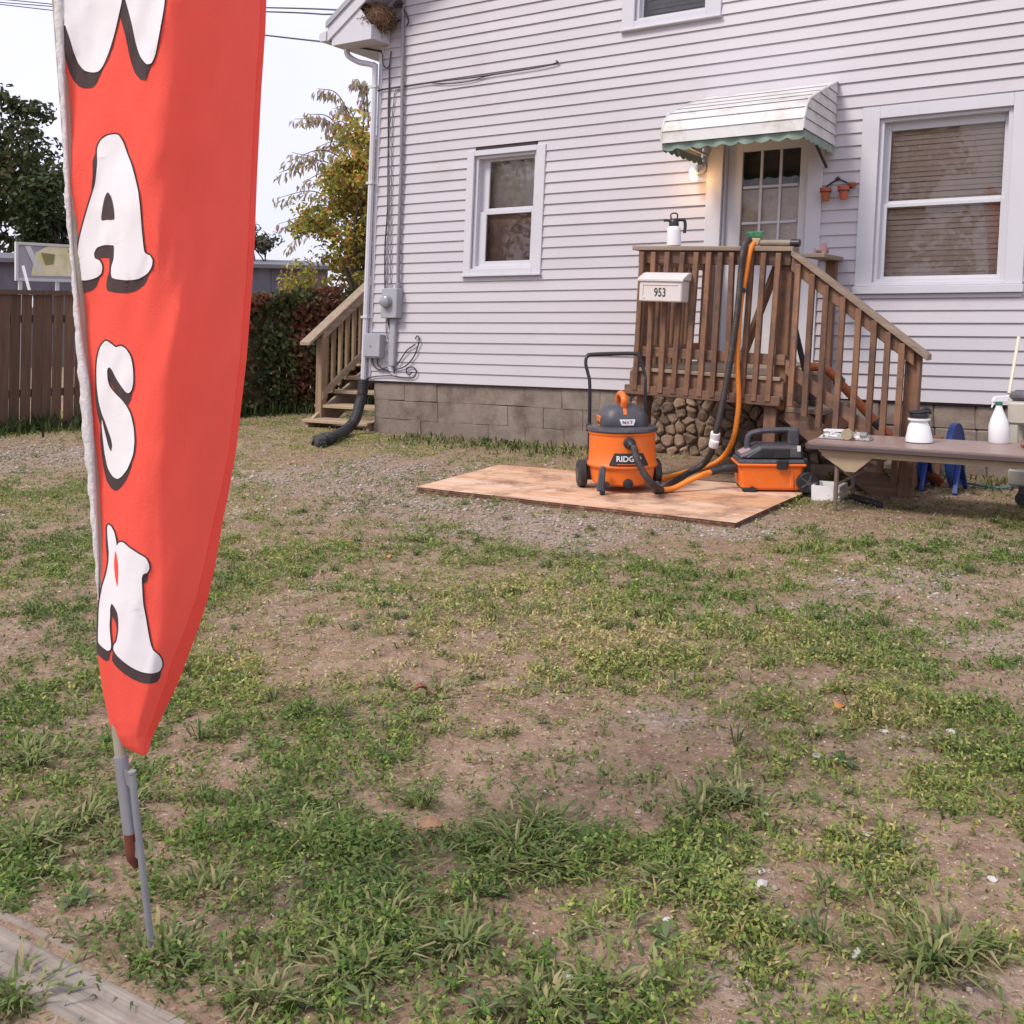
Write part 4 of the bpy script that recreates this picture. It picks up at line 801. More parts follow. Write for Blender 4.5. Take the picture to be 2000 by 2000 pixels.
# carry handle, orange
m = MB(); m.tube(spline([(-.012, -.11, .60), (-.012, -.125, .65), (-.012, -.07, .682), (-.012, .03, .675), (-.012, .08, .615)], 6), .024, 10); vpart('carry_handle', m, M_OR)
m = MB(); m.hexa([(-.026, -.165, .545), (.004, -.165, .545), (.004, -.13, .54), (-.026, -.13, .54), (-.024, -.148, .590), (.002, -.148, .590), (.002, -.1, .58), (-.024, -.1, .58)]); vpart('switch', m, M_OR, None, False, .004)
m = MB(); m.prism([(-.042, -.19, .475), (.042, -.19, .475), (.056, -.186, .515), (-.056, -.186, .515)], (0, .03, 0)); pl_ = vpart('badge', m, M_LABW, None, False)
for ch, dx, mt_ in (('N', -.026, M_INK), ('X', 0, M_REDINK), ('T', .026, M_INK)): obj('badge_letter', text_mb(ch, .032, lambda x, y, dx=dx: VL(x + dx, -.1925 + .1 * y * 0, .495 + y), .0008), mt_, pl_)
# name plate on the drum
def DR(x, z, off): r_ = .2385 + (.30 - z) * .06 + off; a = x / r_; return VL(math.sin(a) * r_, -math.cos(a) * r_, z)
m = MB(); n_ = 18; vs = []
for i in range(n_ + 1):
    a = i / n_ * 2 - 1; vs += [DR(a * .15, .198, .012), DR(a * .15, .202, .013), DR(a * .105, .285, .007)]
fs = [(3 * i + j, 3 * i + 3 + j, 3 * i + 4 + j, 3 * i + 1 + j) for i in range(n_) for j in range(2)]
m.add(vs, fs); np_ = obj('name_plate', m, M_INK, vac)
obj('name_lettering', text_mb('RIDGID', .054, lambda x, y: DR(x * 1.02 - .004, .246 + y, .0145), .0014), M_LABW, np_)
m = MB(); m.add([DR(a * .09, z, .0148) for z in (.208, .212) for a in np.linspace(-1, 1, 12)], [(i, i + 1, i + 13, i + 12) for i in range(11)]); obj('name_underline', m, M_OR, np_)
# hose port, drain, casters, wheels, push handle
vpart('hose_port', L8([(.042, 0), (.042, .03), (.034, .035)], 18, None, (.0, -.232, .355), (0, -1, .1)), M_DARK)
vpart('drain_plug', L8([(.036, 0), (.034, .02), (.02, .026)], 16, None, (-.005, -.212, .072), (0, -1, 0)), M_DARK)
for sx in (-1, 1):
    m = MB(); m.hexa([(sx * .13, -.235, .05), (sx * .20, -.235, .05), (sx * .20, -.17, .05), (sx * .13, -.17, .05), (sx * .14, -.235, .085), (sx * .19, -.235, .085), (sx * .19, -.18, .085), (sx * .14, -.18, .085)]); vpart('caster_arm', m, M_GREYP, None, False, .006)
    m = MB(); m.hexa([(sx * .185, -.275, .03), (sx * .24, -.275, .03), (sx * .22, -.19, .03), (sx * .165, -.19, .03), (sx * .168, -.26, .20 if sx < 0 else .09), (sx * .212, -.26, .20 if sx < 0 else .09), (sx * .212, -.235, .20 if sx < 0 else .09), (sx * .168, -.235, .20 if sx < 0 else .09)]); vpart('caster_bracket', m, M_GREYP, None, False, .008)
    vpart('caster_wheel', L8([(.012, -.018), (.026, -.016), (.028, 0), (.026, .016), (.012, .018)], 16, None, (sx * .193, -.245, .028), (1, 0, 0)), M_DARK)
    wh = vpart('wheel', L8([(.03, -.03), (.088, -.03), (.10, -.02), (.10, .02), (.088, .03), (.03, .03)], 24, None, (sx * .275, .12, .10), (1, 0, 0)), M_RUB)
    vpart('hub', L8([(.05, -.034), (.05, .034)], 16, None, (sx * .275, .12, .10), (1, 0, 0)), M_GREYP, wh)
    m = MB(); m.box(sx * .20 - .05, sx * .20 + .05, .05, .19, .06, .2); vpart('axle_mount', m, M_DARK, None, False, .01)
hp = [(-.218, .13, .14), (-.215, .13, .45), (-.212, .135, .74), (-.222, .15, .82), (-.236, .165, .89), (-.224, .175, .945), (-.17, .18, .96), (.12, .18, .965), (.165, .175, .945), (.188, .165, .88), (.205, .15, .80), (.203, .135, .73), (.206, .13, .45), (.21, .13, .14)]
m = MB(); m.tube(spline(hp, 6), .0125, 10); vpart('push_handle', m, M_BLKMET)
m = MB(); m.tube(spline(hp, 6)[30:50], .0155, 10); vpart('handle_grip', m, M_RUB)
for sx in (-.216, .208): m = MB(); m.box(sx - .022, sx + .022, .105, .155, .40, .46); vpart('handle_clamp', m, M_DARK, None, False, .006)
# ================================================================ SMALL VACUUM
SC = V3((1505 - 1000) / 2000 * 6.95, 6.95, PT); sa_ = R(-4)
def SL(x, y, z): return SC + V3(x * math.cos(sa_) - y * math.sin(sa_), x * math.sin(sa_) + y * math.cos(sa_), z * .94)
sv = thing('portable_vacuum', 'small box shaped orange and black portable vacuum on the plywood corner', 'vacuum', SC)
def spart(nme, m, mt_, par=None, smooth=False, bevel=.0): return obj(nme, m.xf(SL), mt_, par or sv, smooth=smooth, bevel=bevel)
def frustum(x0, x1, y0, y1, z0, X0, X1, Y0, Y1, z1): m = MB(); m.hexa([(x0, y0, z0), (x1, y0, z0), (x1, y1, z0), (x0, y1, z0), (X0, Y0, z1), (X1, Y0, z1), (X1, Y1, z1), (X0, Y1, z1)]); return m
spart('tank', frustum(-.215, .175, -.135, .135, .012, -.232, .195, -.155, .155, .195), M_OR, bevel=.018)
spart('tank_rim', frustum(-.243, .205, -.166, .166, .183, -.246, .208, -.168, .168, .203), M_OR, bevel=.006)
for x in (-.12, -.02, .10):
    m = MB(); m.box(x, x + .03, -.150, -.135, .03, .15); 
    if x > 0: spart('tank_rib', m, M_OR, bevel=.006)
spart('lid', frustum(-.238, .20, -.16, .16, .205, -.228, .195, -.15, .15, .232), M_GREYP, bevel=.006)
m = MB(); m.prism([(-.232, -.142, .233), (.192, -.142, .233), (.185, -.135, .325), (-.09, -.135, .325), (-.215, -.14, .262)], (0, .28, 0)); spart('motor_housing', m, M_GREYP, bevel=.016)
m = MB(); m.prism([(-.19, -.147, .24), (.10, -.147, .24), (.10, -.143, .31), (-.085, -.143, .31)], (0, .02, 0)); spart('side_panel', m, M_DARK, bevel=.005)
for i in range(6): m = MB(); x = -.10 + i * .016; m.hexa([(x, -.151, .25), (x + .008, -.151, .25), (x + .008, -.14, .25), (x, -.14, .25), (x + .01, -.150, .29), (x + .018, -.150, .29), (x + .018, -.14, .29), (x + .01, -.14, .29)]); spart('vent_slot', m, M_INK)
m = MB(); m.tube(spline([(-.155, -.0, .29), (-.155, 0, .345), (-.135, 0, .395), (-.06, 0, .417), (.06, 0, .425), (.16, 0, .425), (.175, 0, .41)], 5), .021, 8); spart('handle', m, M_GREYP, smooth=True)
m = MB(); m.box(.115, .185, -.035, .035, .32, .432); spart('handle_block', m, M_GREYP, bevel=.008)
m = MB(); m.box(.15, .172, -.1385, -.13, .29, .33); spart('warning_label', m, M_LABW)
m = MB(); m.prism([(-.214, -.10, .2665), (-.15, -.10, .300), (-.15, .06, .300), (-.214, .06, .2665)], (0.004, 0, -.004)); spart('top_badge', m, mat('pale_badge', (.42, .30, .32), .5, .3, 30))
m = MB(); m.box(.01, .085, -.182, -.158, .165, .235); spart('latch', m, M_DARK, bevel=.008)
for y in (-.165, .165):
    wh = spart('wheel', L8([(.03, -.022), (.066, -.022), (.075, -.012), (.075, .012), (.066, .022), (.03, .022)], 24, None, (.213, y, .076), (0, 1, 0)), M_DARK, smooth=True)
    for k_ in range(5): a = k_ * 1.2566; m = MB(); m.beam((.213, y - .024, .076), (.213 + math.cos(a) * .058, y - .024, .076 + math.sin(a) * .058), .012, .004, (0, 1, 0)); spart('spoke', m, M_GREYP, wh)
    spart('wheel_cap', L8([(.016, -.03), (.018, 0)], 14, None, (.213, y, .076), (0, 1, 0)), M_GREYP, wh)
m = MB(); m.hexa([(.15, -.12, .04), (.255, -.12, .1), (.255, .12, .1), (.15, .12, .04), (.18, -.12, .24), (.23, -.12, .24), (.23, .12, .24), (.18, .12, .24)]); spart('rear_guard', m, M_DARK, bevel=.012)
for y in (-.12, .12): m = MB(); m.box(-.21, -.12, y - .025, y + .025, .004, .03); spart('foot', m, M_DARK, bevel=.006); spart('caster_wheel', L8([(.02, -.014), (.02, .014)], 12, None, (-.145, y - .02, .02), (0, 1, 0)), M_DARK)
m = MB(); m.tube(spline([(.22, .05, .26), (.27, .06, .22), (.275, .07, .1), (.29, .12, .012), (.36, .3, -.02), (.52, .42, -.022), (.7, .40, -.02)], 6), .005, 6); spart('power_cord', m, M_DARK, smooth=True)
spart('inlet_port', L8([(.036, 0), (.036, .03)], 16, None, (-.226, -.03, .155), (-1, 0, 0)), M_DARK)
# ================================================================ HOSES
def hose(name, label, pts, r_, mt_, amp=.0008, n=26):
    P = spline(pts, n); A_c = np.concatenate([[0], np.cumsum([np.linalg.norm(b - a) for a, b in zip(P[:-1], P[1:])])]); q_ = np.arange(0, A_c[-1], .0052)
    P = [np.array([np.interp(t_, A_c, [p[k] for p in P]) for k in range(3)]) for t_ in q_]; m = MB(); m.tube(P, [r_ + amp * (1 if i % 2 else -1) for i in range(len(P))], 12); t = thing(name, label, 'hose', P[len(P) // 3] * [1, 1, 0] + V3(0, 0, PT)); obj('tube', m, mt_, t); return t, P
hz = PT + .026
port = VL(.0, -.265, .36)
bl = [port, port + V3(.02, -.05, -.03), at(1243, 893, 6.56), at(1255, 920, 6.54), at(1272, 943, 6.55), G(1291, 957, hz), G(1312, 945, hz), G(1340, 926, hz + .01), at(1372, 908, 7.40), at(1389, 883, 7.30), at(1397, 850, 7.22), at(1409, 800, 7.20), at(1427, 700, 7.18), at(1440, 610, 7.17), at(1447, 535, 7.17), at(1452, 490, 7.16), at(1460, 470, 7.22), at(1474, 472, 7.32)]
hb, P = hose('vacuum_hose', 'dark brown ribbed hose rising from the large vacuum to the porch handrail', bl, .0225, M_HOSE)
for a, b, nme in (((1397.5, 845), (1396.3, 856), 'white_coupling'), ((1395.6, 860), (1393, 872), 'white_coupling')):
    m = MB(); A, Bq = at(*a, 7.215), at(*b, 7.235); dv = (A - Bq) / np.linalg.norm(A - Bq); m.lathe([(.024, -.002), (.033, 0), (.035, .012), (.035, np.linalg.norm(A - Bq) - .012), (.033, np.linalg.norm(A - Bq)), (.024, np.linalg.norm(A - Bq) + .002)], Bq, dv, 16); obj(nme, m, M_WHITE, hb, smooth=True)
m = MB(); A = port; m.lathe([(.028, -.03), (.028, .05), (.024, .055)], A + V3(0, .01, .0), (.2, -.9, -.4), 14); obj('cuff', m, M_DARK, hb, smooth=True)
inl = SL(-.256, -.03, .155)
og = [SL(-.40, -.05, .128), at(1368, 929, 6.86), at(1345, 939, 6.84), G(1315, 954, hz), G(1293, 956, hz), G(1283, 948, hz + .0), G(1288, 939, hz), G(1310, 931, hz), G(1345, 921, hz), at(1385, 910, 7.45), at(1412, 893, 7.38), at(1429, 866, 7.30), at(1438, 830, 7.25), at(1443, 780, 7.22), at(1440, 710, 7.20), at(1443, 640, 7.19), at(1447, 590, 7.19), at(1456, 540, 7.18), at(1464, 495, 7.17), at(1470, 477, 7.22), at(1482, 474, 7.32)]
hb2, P = hose('vacuum_hose', 'bright orange ribbed hose looping from the small vacuum up to the porch handrail', og, .0185, M_ORH)
m = MB(); m.tube(spline([inl + V3(.01, 0, 0), SL(-.31, -.035, .150), SL(-.36, -.045, .138), SL(-.42, -.052, .124)], 4), [.031] * 5 + [.026] * 8, 12); obj('cuff', m, M_DARK, hb2, smooth=True)
m = MB(); A = at(1449, 567, 7.19); m.lathe([(.021, -.02), (.027, -.015), (.027, .015), (.021, .02)], A, (.02, 0, 1), 12); m.box(A[0] - .005, A[0] + .035, A[1] - .02, A[1] + .0, A[2] - .012, A[2] + .012); obj('strap', m, M_DARK, hb2)
tag(hb, group=None)
# brown hose down the steps
st_h, P = hose('stair_hose', 'rusty orange hose lying down the far side of the porch steps', [PC(PR - .05, .62, .86), PC(PR + .12, .60, .86), PC(PR + .30, .60, .70), PC(PR + .50, .62, .50), PC(PR + .68, .64, .33), PC(PR + .86, .66, .14), PC(PR + 1.0, .64, .02)], .034, mat('rusty_hose', (.34, .10, .035), .6, .25, 10), .002, 16)
for k_ in (60, 140): m = MB(); m.lathe([(.040, -.02), (.046, -.02), (.046, .02), (.040, .02)], P[k_], P[k_ + 2] - P[k_ - 2], 12); obj('clamp', m, M_DARK, st_h)
# ================================================================ ON THE RAILING
mbx = thing('mailbox', 'white metal mailbox numbered 953 hung on the porch balusters', 'mailbox', H(3.72, PD + .12, 1.3))
ms0, mz0 = WP(1247, 588, PD + .19, PK); ms1, _ = WP(1330, 590, PD + .19, PK); mz1 = mz0 + .155
def MBX(s, d, z): return H(s, d, z - .04 * (s - ms0), PK)
M_MBX = mat('cream_enamel', (.66, .62, .60), .45, .05, 6, dirt=(.45, .38, .33), dscale=8, dlo=.6, dhi=.85)
m = MB(); m.box(ms0, ms1, PD + .045, PD + .19, mz0, mz1, MBX); obj('box', m, M_MBX, mbx, bevel=.008)
m = MB(); m.prism([MBX(ms0 - .012, d, z) for d, z in ((PD + .043, mz1 + .062), (PD + .10, mz1 + .055), (PD + .203, mz1 + .012), (PD + .203, mz1 - .008), (PD + .195, mz1 - .008), (PD + .195, mz1 + .003), (PD + .043, mz1 + .003))], MBX(ms1 + .012, 0, 0) - MBX(ms0 - .012, 0, 0)); obj('lid', m, M_MBX, mbx, bevel=.003)
m = MB()
for bx in ((ms0 + .03, ms1 - .03, mz1 - .035, mz1 - .028), (ms0 + .025, ms0 + .032, mz0 + .04, mz1 - .036)): m.box(bx[0], bx[1], PD + .1905, PD + .195, bx[2], bx[3], MBX)
m.tube(spline([MBX(ms0 + .045, PD + .193, mz0 + .025), MBX(ms0 + .03, PD + .193, mz0 + .04), MBX(ms0 + .028, PD + .193, mz0 + .07)], 4), .004, 6); obj('embossed_border', m, M_MBX, mbx)
obj('number', text_mb('953', .088, lambda x, y: MBX((ms0 + ms1) / 2 + x * .72, PD + .1935, (mz0 + mz1) / 2 - .012 + y), .0006), M_INK, mbx)
# pump sprayer standing on the rail
def handrail_pt(px, py=484): s, z = WP(px, py, PD - .04, PK); return PC(s, PD - .04, 1.737)
B0 = handrail_pt(1316); ps = thing('pump_sprayer', 'white pump sprayer bottle with black head on the porch handrail', 'sprayer', B0)
def bpart(root, B, nme, prof, mt_, seg=20): m = MB(); m.lathe(prof, B); return obj(nme, m, mt_, root, smooth=True)
bpart(ps, B0, 'bottle', [(.045, 0), (.052, .006), (.053, .03), (.05, .11), (.047, .135), (.034, .148)], M_WHITE)
bpart(ps, B0, 'collar', [(.036, .146), (.036, .175), (.028, .20), (.02, .205)], M_DARK)
m = MB(); m.tube([B0 + V3(-.028, 0, .185), B0 + V3(-.062, -.01, .190)], [.009, .007], 8); m.tube([B0 + V3(-.062, -.01, .190), B0 + V3(-.075, -.012, .190)], .011, 8); obj('nozzle', m, M_DARK, ps)
m = MB(); m.tube(spline([B0 + V3(.0, 0, .19), B0 + V3(.05, 0, .196), B0 + V3(.078, 0, .19), B0 + V3(.084, 0, .15), B0 + V3(.078, 0, .098)], 5), .012, 8); obj('trigger_grip', m, M_DARK, ps, smooth=True)
m = MB(); m.tube(spline([B0 + V3(-.02, 0, .20), B0 + V3(-.022, 0, .235), B0 + V3(0, 0, .245), B0 + V3(.025, 0, .238), B0 + V3(.025, 0, .205)], 4), .006, 6); obj('pump_handle', m, M_DARK, ps, smooth=True)
B1 = handrail_pt(1475) + V3(0, 0, .0); sp_ = thing('scrub_sponge', 'green and cream scrubbing brush lying on the handrail over the hose ends', 'brush', B1)
m = MB(); 
m.hexa([B1 + V3(*q) for q in ((-.045, -.03, .062), (.045, -.03, .058), (.045, .03, .058), (-.045, .03, .062), (-.062, -.035, .102), (.058, -.035, .108), (.058, .035, .108), (-.062, .035, .102))]); obj('green_pad', m, mat('green_scourer', (.07, .24, .12), .95, .4, 40, bump=.8, bscale=90), sp_, bevel=.006)
m = MB(); m.hexa([B1 + V3(*q) for q in ((-.04, -.026, .0), (.01, -.026, .0), (.01, .026, .0), (-.04, .026, .0), (-.048, -.03, .061), (.035, -.03, .059), (.035, .03, .059), (-.048, .03, .061))]); obj('cream_sponge', m, mat('cream_sponge', (.55, .44, .26), .95, .2, 40), sp_, bevel=.006)
B2 = handrail_pt(1520); wd_ = thing('hose_wand', 'grey brown hose wand lying along the handrail end beside the sponge', 'wand', B2)
A, Bq = handrail_pt(1486) + V3(0, 0, .026), handrail_pt(1545) + V3(.0, 0, .026); m = MB(); m.tube([A, (A + Bq) / 2, Bq], .0235, 12); obj('tube', m, mat('taupe_plastic', (.24, .20, .16), .6, .2, 10), wd_, smooth=True)
m = MB(); m.lathe([(.02, -.005), (.028, 0), (.028, .06), (.02, .064)], Bq, (Bq - A), 12); obj('end_cuff', m, M_DARK, wd_, smooth=True)
B3 = PC(PR - .02, .75, .829); 
cw = thing('cordless_drill', 'small dusty pink hand tool on the far porch rail near the door', 'tool', PC(PR - .01, .42, 1.735))
pp('rear_railing_post', M_W_Z, PR - .045, PR + .035, .05, .13, .829, 1.70); pp('rear_handrail', M_WG_U, PR - .10, PR + .07, .04, .62, 1.702, 1.735)
A = PC(PR - .01, .42, 1.737)
m = MB(); m.tube([A + V3(-.05, 0, .03), A + V3(.06, .02, .03)], .02, 10); obj('body', m, mat('dusty_pink_plastic', (.32, .19, .19), .6, .2, 14), cw, smooth=True); m = MB(); m.hexa([A + V3(*q) for q in ((.0, -.015, 0), (.035, -.015, 0), (.035, .02, 0), (.0, .02, 0), (.01, -.015, .09), (.045, -.015, .09), (.045, .02, .09), (.01, .02, .09))]); obj('grip', m, MATS['dusty_pink_plastic'], cw, bevel=.005)
# loose boards leaning inside the porch, black squeegee
lb_ = thing('leaning_board', 'loose brown board leaning diagonally inside the porch railing', 'board', PC(4.42, 1.1, .83)); m = MB(); m.beam(PC(4.37, 1.15, .845), PC(4.66, 1.30, 1.60), .06, .03); obj('board', m, M_W_Z, lb_)
sq_ = thing('push_broom', 'black handled broom leaning against the porch newel by the door', 'broom', PC(4.92, .9, .83)); m = MB(); m.beam(PC(4.90, 1.05, .64), PC(4.66, 1.22, 1.62), .03, .03); obj('handle', m, M_DARK, sq_); m = MB(); m.box(4.86, 4.94, .98, 1.14, .62, .66, PC); obj('head', m, M_DARK, sq_)
# ================================================================ FOLDING TABLE and what is on it
TZ = .425; tA = G(1578, 868, TZ - .012) - UU * .03; TU, TN = UU, NN; TLen, TW = 1.83, .64
def TP(a, b, z): return np.array([tA[0], tA[1], 0]) + TU * a + TN * b + V3(0, 0, z)
tb = thing('folding_table', 'low folding table with brown top and beige folding legs', 'table', TP(.9, .3, 0))
M_TOP = mat('brown_laminate', (.27, .19, .165), .4, .08, 6, dirt=(.36, .28, .25), dscale=4, dlo=.5, dhi=.8); M_EDGE = mat('dark_table_edge', (.085, .06, .062), .5, .1)
M_BEIGE = mat('beige_enamel', (.38, .29, .19), .5, .12, 8, dirt=(.24, .15, .09), dscale=9, dlo=.55, dhi=.75)
def rrect(x0, x1, y0, y1, r_, z): 
    o = []
    for cx, cy, a0 in ((x1 - r_, y0 + r_, -90), (x1 - r_, y1 - r_, 0), (x0 + r_, y1 - r_, 90), (x0 + r_, y0 + r_, 180)):
        for k_ in range(6): a = R(a0 + 18 * k_); o.append(TP(cx + r_ * math.cos(a), cy + r_ * math.sin(a), z))
    return o
m = MB(); m.prism(rrect(.012, TLen - .012, .012, TW - .012, .05, TZ - .012), (0, 0, .012)); obj('top', m, M_TOP, tb)
m = MB(); m.prism(rrect(0, TLen, 0, TW, .06, TZ - .042), (0, 0, .034)); obj('edge_band', m, M_EDGE, tb, bevel=.006)
m = MB()
for b in (.05, TW - .07): m.box(.10, TLen - .1, b, b + .02, TZ - .08, TZ - .043, TP)
obj('apron', m, M_BEIGE, tb)
m = MB(); m.prism([TP(.10, .055, TZ - .05), TP(.10, .055, TZ - .08), TP(.24, .055, TZ - .17), TP(.30, .055, TZ - .17), TP(.40, .055, TZ - .08), TP(.40, .055, TZ - .05)], TN * .006); obj('gusset', m, M_BEIGE, tb)
for a in (.17, TLen - .22):
    for b in (.09, TW - .09):
        m = MB(); m.tube([TP(a + .02, b, TZ - .05), TP(a, b, .0)], .0135, 10); obj('leg', m, mat('grey_brown_leg', (.17, .125, .11), .45, .15, 9), tb, smooth=True)
    m = MB(); m.tube([TP(a, .09, .09), TP(a, TW - .09, .09)], .010, 8); obj('leg_bar', m, M_BEIGE, tb); m = MB(); m.beam(TP(a + .005, TW / 2, .16), TP(a + (.36 if a < .5 else -.36), TW / 2, TZ - .06), .022, .008); obj('brace', m, MATS['grey_brown_leg'], tb); m = MB(); m.tube([TP(a + .005, .09, .16), TP(a + .005, TW - .09, .16)], .009, 8); obj('leg_bar', m, M_BEIGE, tb)
# jar with black sprayer top
J = G(1795, 864, TZ + .001); jr = thing('foam_sprayer', 'squat white foam sprayer jar with black head on the folding table', 'sprayer', J)
bpart(jr, J, 'jar', [(.07, 0), (.080, .006), (.079, .03), (.064, .10), (.05, .128), (.052, .134), (.066, .138), (.066, .148), (.05, .15)], M_WHITE, 28)
bpart(jr, J, 'cap', [(.055, .150), (.057, .17), (.04, .178)], M_DARK)
m = MB(); m.tube([J + V3(-.06, 0, .185), J + V3(-.01, 0, .182), J + V3(.06, .0, .192)], [.011, .018, .014], 8); m.tube(spline([J + V3(.01, .0, .18), J + V3(.03, 0, .205), J + V3(.06, 0, .205), J + V3(.072, 0, .175)], 4), .010, 8); obj('spray_head', m, M_DARK, jr, smooth=True)
S_ = G(1951, 865, TZ + .001); sy = thing('spray_bottle', 'white trigger spray bottle with green collar on the folding table', 'spray bottle', S_)
bpart(sy, S_, 'bottle', [(.055, 0), (.060, .008), (.059, .10), (.048, .145), (.026, .20), (.018, .225), (.018, .235)], M_WHITE)
bpart(sy, S_, 'collar', [(.021, .232), (.021, .25), (.017, .254)], mat('green_plastic', (.02, .16, .10), .4))
m = MB(); m.hexa([S_ + V3(*q) for q in ((-.045, -.012, .252), (.05, -.012, .252), (.05, .012, .252), (-.045, .012, .252), (-.03, -.012, .285), (.06, -.012, .292), (.06, .012, .292), (-.03, .012, .285))]); m.tube([S_ + V3(-.03, 0, .255), S_ + V3(-.045, 0, .215)], [.008, .005], 6); obj('trigger_head', m, M_WHITE, sy, bevel=.004)
# rags and rolls at the left end of the table
K_ = G(1648, 857, TZ + .001)
bd = thing('tool_bundle', 'bundle of clear plastic packets and tape rolls at the table end', 'packets', K_)
def slump(c, w_, d_, h_, mt_, nme, root, seed):
    rg = random.Random(seed); m = MB(); nx_ = 8; vs = []
    for j in range(nx_ + 1):
        for i in range(nx_ + 1):
            a, b = i / nx_ * 2 - 1, j / nx_ * 2 - 1; e = max(0, 1 - abs(a) ** 4) * max(0, 1 - abs(b) ** 4); vs.append(np.array(c) + TU * a * w_ / 2 + TN * b * d_ / 2 + V3(0, 0, .002 + e * h_ * (.7 + .5 * rg.random())))
    m.add(vs, [(j * (nx_ + 1) + i, j * (nx_ + 1) + i + 1, (j + 1) * (nx_ + 1) + i + 1, (j + 1) * (nx_ + 1) + i) for j in range(nx_) for i in range(nx_)]); k0 = len(m.v)
    return obj(nme, m, mt_, root, smooth=True, solid=.003)
M_PK = mat('clear_packet', (.46, .44, .43), .25, .35, 26, dirt=(.12, .10, .10), dscale=30, dlo=.52, dhi=.6)
slump(K_ + TU * -.06, .17, .13, .045, M_PK, 'packet', bd, 1); slump(K_ + TU * .09 + V3(0, 0, 0), .16, .12, .04, M_PK, 'packet', bd, 2)
m = MB(); cR = K_ + TU * .035 - TN * .06 + V3(0, 0, .036); m.lathe([(.018, -.02), (.034, -.02), (.034, .02), (.018, .02)], cR, TN, 18); obj('tape_roll', m, mat('tan_tape', (.34, .28, .18), .5, .1), bd, smooth=True)
m = MB(); m.lathe([(.016, -.02), (.026, -.02), (.026, .02), (.016, .02)], K_ + TU * .13 - TN * .03 + V3(0, 0, .028), TU, 16); obj('tape_roll', m, mat('grey_tape', (.18, .18, .17), .5, .1), bd, smooth=True)
m = MB(); m.beam(K_ + TU * -.12 + V3(0, 0, .050), K_ + TU * .02 + V3(0, 0, .052), .06, .012); obj('white_box', m, M_LABW, bd)
gl_ = thing('leather_glove', 'reddish brown leather work glove lying on the folding table edge', 'glove', G(2042, 880, TZ))
slump(G(2042, 876, TZ), .14, .12, .05, mat('red_leather', (.23, .11, .085), .7, .3, 20), 'palm', gl_, 5)
for k_ in range(4): m = MB(); b_ = G(2042, 876, TZ) + TN * (-.045 + .03 * k_); m.tube(spline([b_ - TU * .04 + V3(0, 0, .03), b_ - TU * .09 + V3(0, 0, .03), b_ - TU * (.12 + .01 * (k_ % 2)) + V3(0, 0, .016)], 4), .014, 8); obj('finger', m, MATS['red_leather'], gl_, smooth=True)
# beneath and behind the table
wb_ = G(1618, 976, 0); bx = thing('foam_tub', 'white open foam tub on the dirt under the folding table', 'tub', wb_)
def UP(c, a, b, z): return np.array(c) + TU * a + TN * b + V3(0, 0, z)
m = MB()
for a0, a1, b0, b1, z0, z1 in ((-.09, .09, -.08, -.065, .0, .10), (-.09, .09, .125, .14, 0, .10), (-.09, -.075, -.065, .125, 0, .10), (.075, .09, -.065, .125, 0, .10), (-.075, .075, -.065, .125, 0, .012)): m.box(a0, a1, b0, b1, z0, z1, lambda a, b, z: UP(wb_, a, b, z))
obj('tub', m, M_WHITE, bx)
tp0, tp1 = G(1664, 971, .022), G(1719, 986, .022); m = MB(); m.tube([tp0, (tp0 + tp1) / 2, tp1], .024, 12); o = obj('black_pipe', m, M_DARK, None, smooth=True, base=(tp0 + tp1) / 2 * [1, 1, 0]); tag(o, 'short black plastic pipe lying on the dirt behind the table leg', 'pipe')
M_BLUE = mat('worn_blue_paint', (.022, .062, .26), .5, .2, 8, dirt=(.16, .08, .05), dscale=9, dlo=.62, dhi=.72)
r0, r1 = G(1802, 951), G(1866, 958); ra = (r1 - r0) / np.linalg.norm(r1 - r0); ra = np.array([ra[0], ra[1], 0]); ra = ra * .6 + UU * .8 ; ra /= np.linalg.norm(ra)
rl = thing('hose_reel', 'blue steel hose reel standing behind the folding table', 'reel', (r0 + r1) / 2)
for c in (r0, r1): m = MB(); m.lathe([(.03, -.012), (.205, -.012), (.222, -.02), (.226, 0), (.222, .02), (.205, .012), (.03, .012)], c + V3(0, 0, .245), ra, 32); obj('disc', m, M_BLUE, rl, smooth=True)
m = MB(); m.lathe([(.07, 0), (.07, np.linalg.norm(r1 - r0))], r0 + V3(0, 0, .245), r1 - r0, 16); obj('drum', m, M_BLUE, rl, smooth=True)
for c in (r0, r1):
    for sg in (-1, 1): m = MB(); q = np.cross(ra, [0, 0, 1]); m.beam(c + ra * .03 + V3(0, 0, .24), c + ra * .03 + q * .16 * sg, .03, .02); obj('foot', m, M_BLUE, rl)
m = MB(); m.beam(r1 + V3(0, 0, .245), r1 + ra * .09 + V3(0, 0, .245), .02, .02); m.beam(r1 + ra * .09 + V3(0, 0, .245), r1 + ra * .09 + V3(.02, 0, .36), .02, .015); obj('crank', m, M_GALV, rl)
m = MB(); P = spline([G(*p, .012) for p in ((1840, 925), (1866, 930), (1872, 940), (1890, 944), (1930, 950), (1960, 953), (1990, 948))], 6); P[0] = P[0] + V3(0, 0, .02); m.tube(P, .009, 7); o = obj('garden_hose', m, mat('teal_hose', (.05, .20, .22), .5), None, smooth=True, base=P[10] * [1, 1, 0]); tag(o, 'thin teal garden hose on the dirt below the house foundation', 'hose')
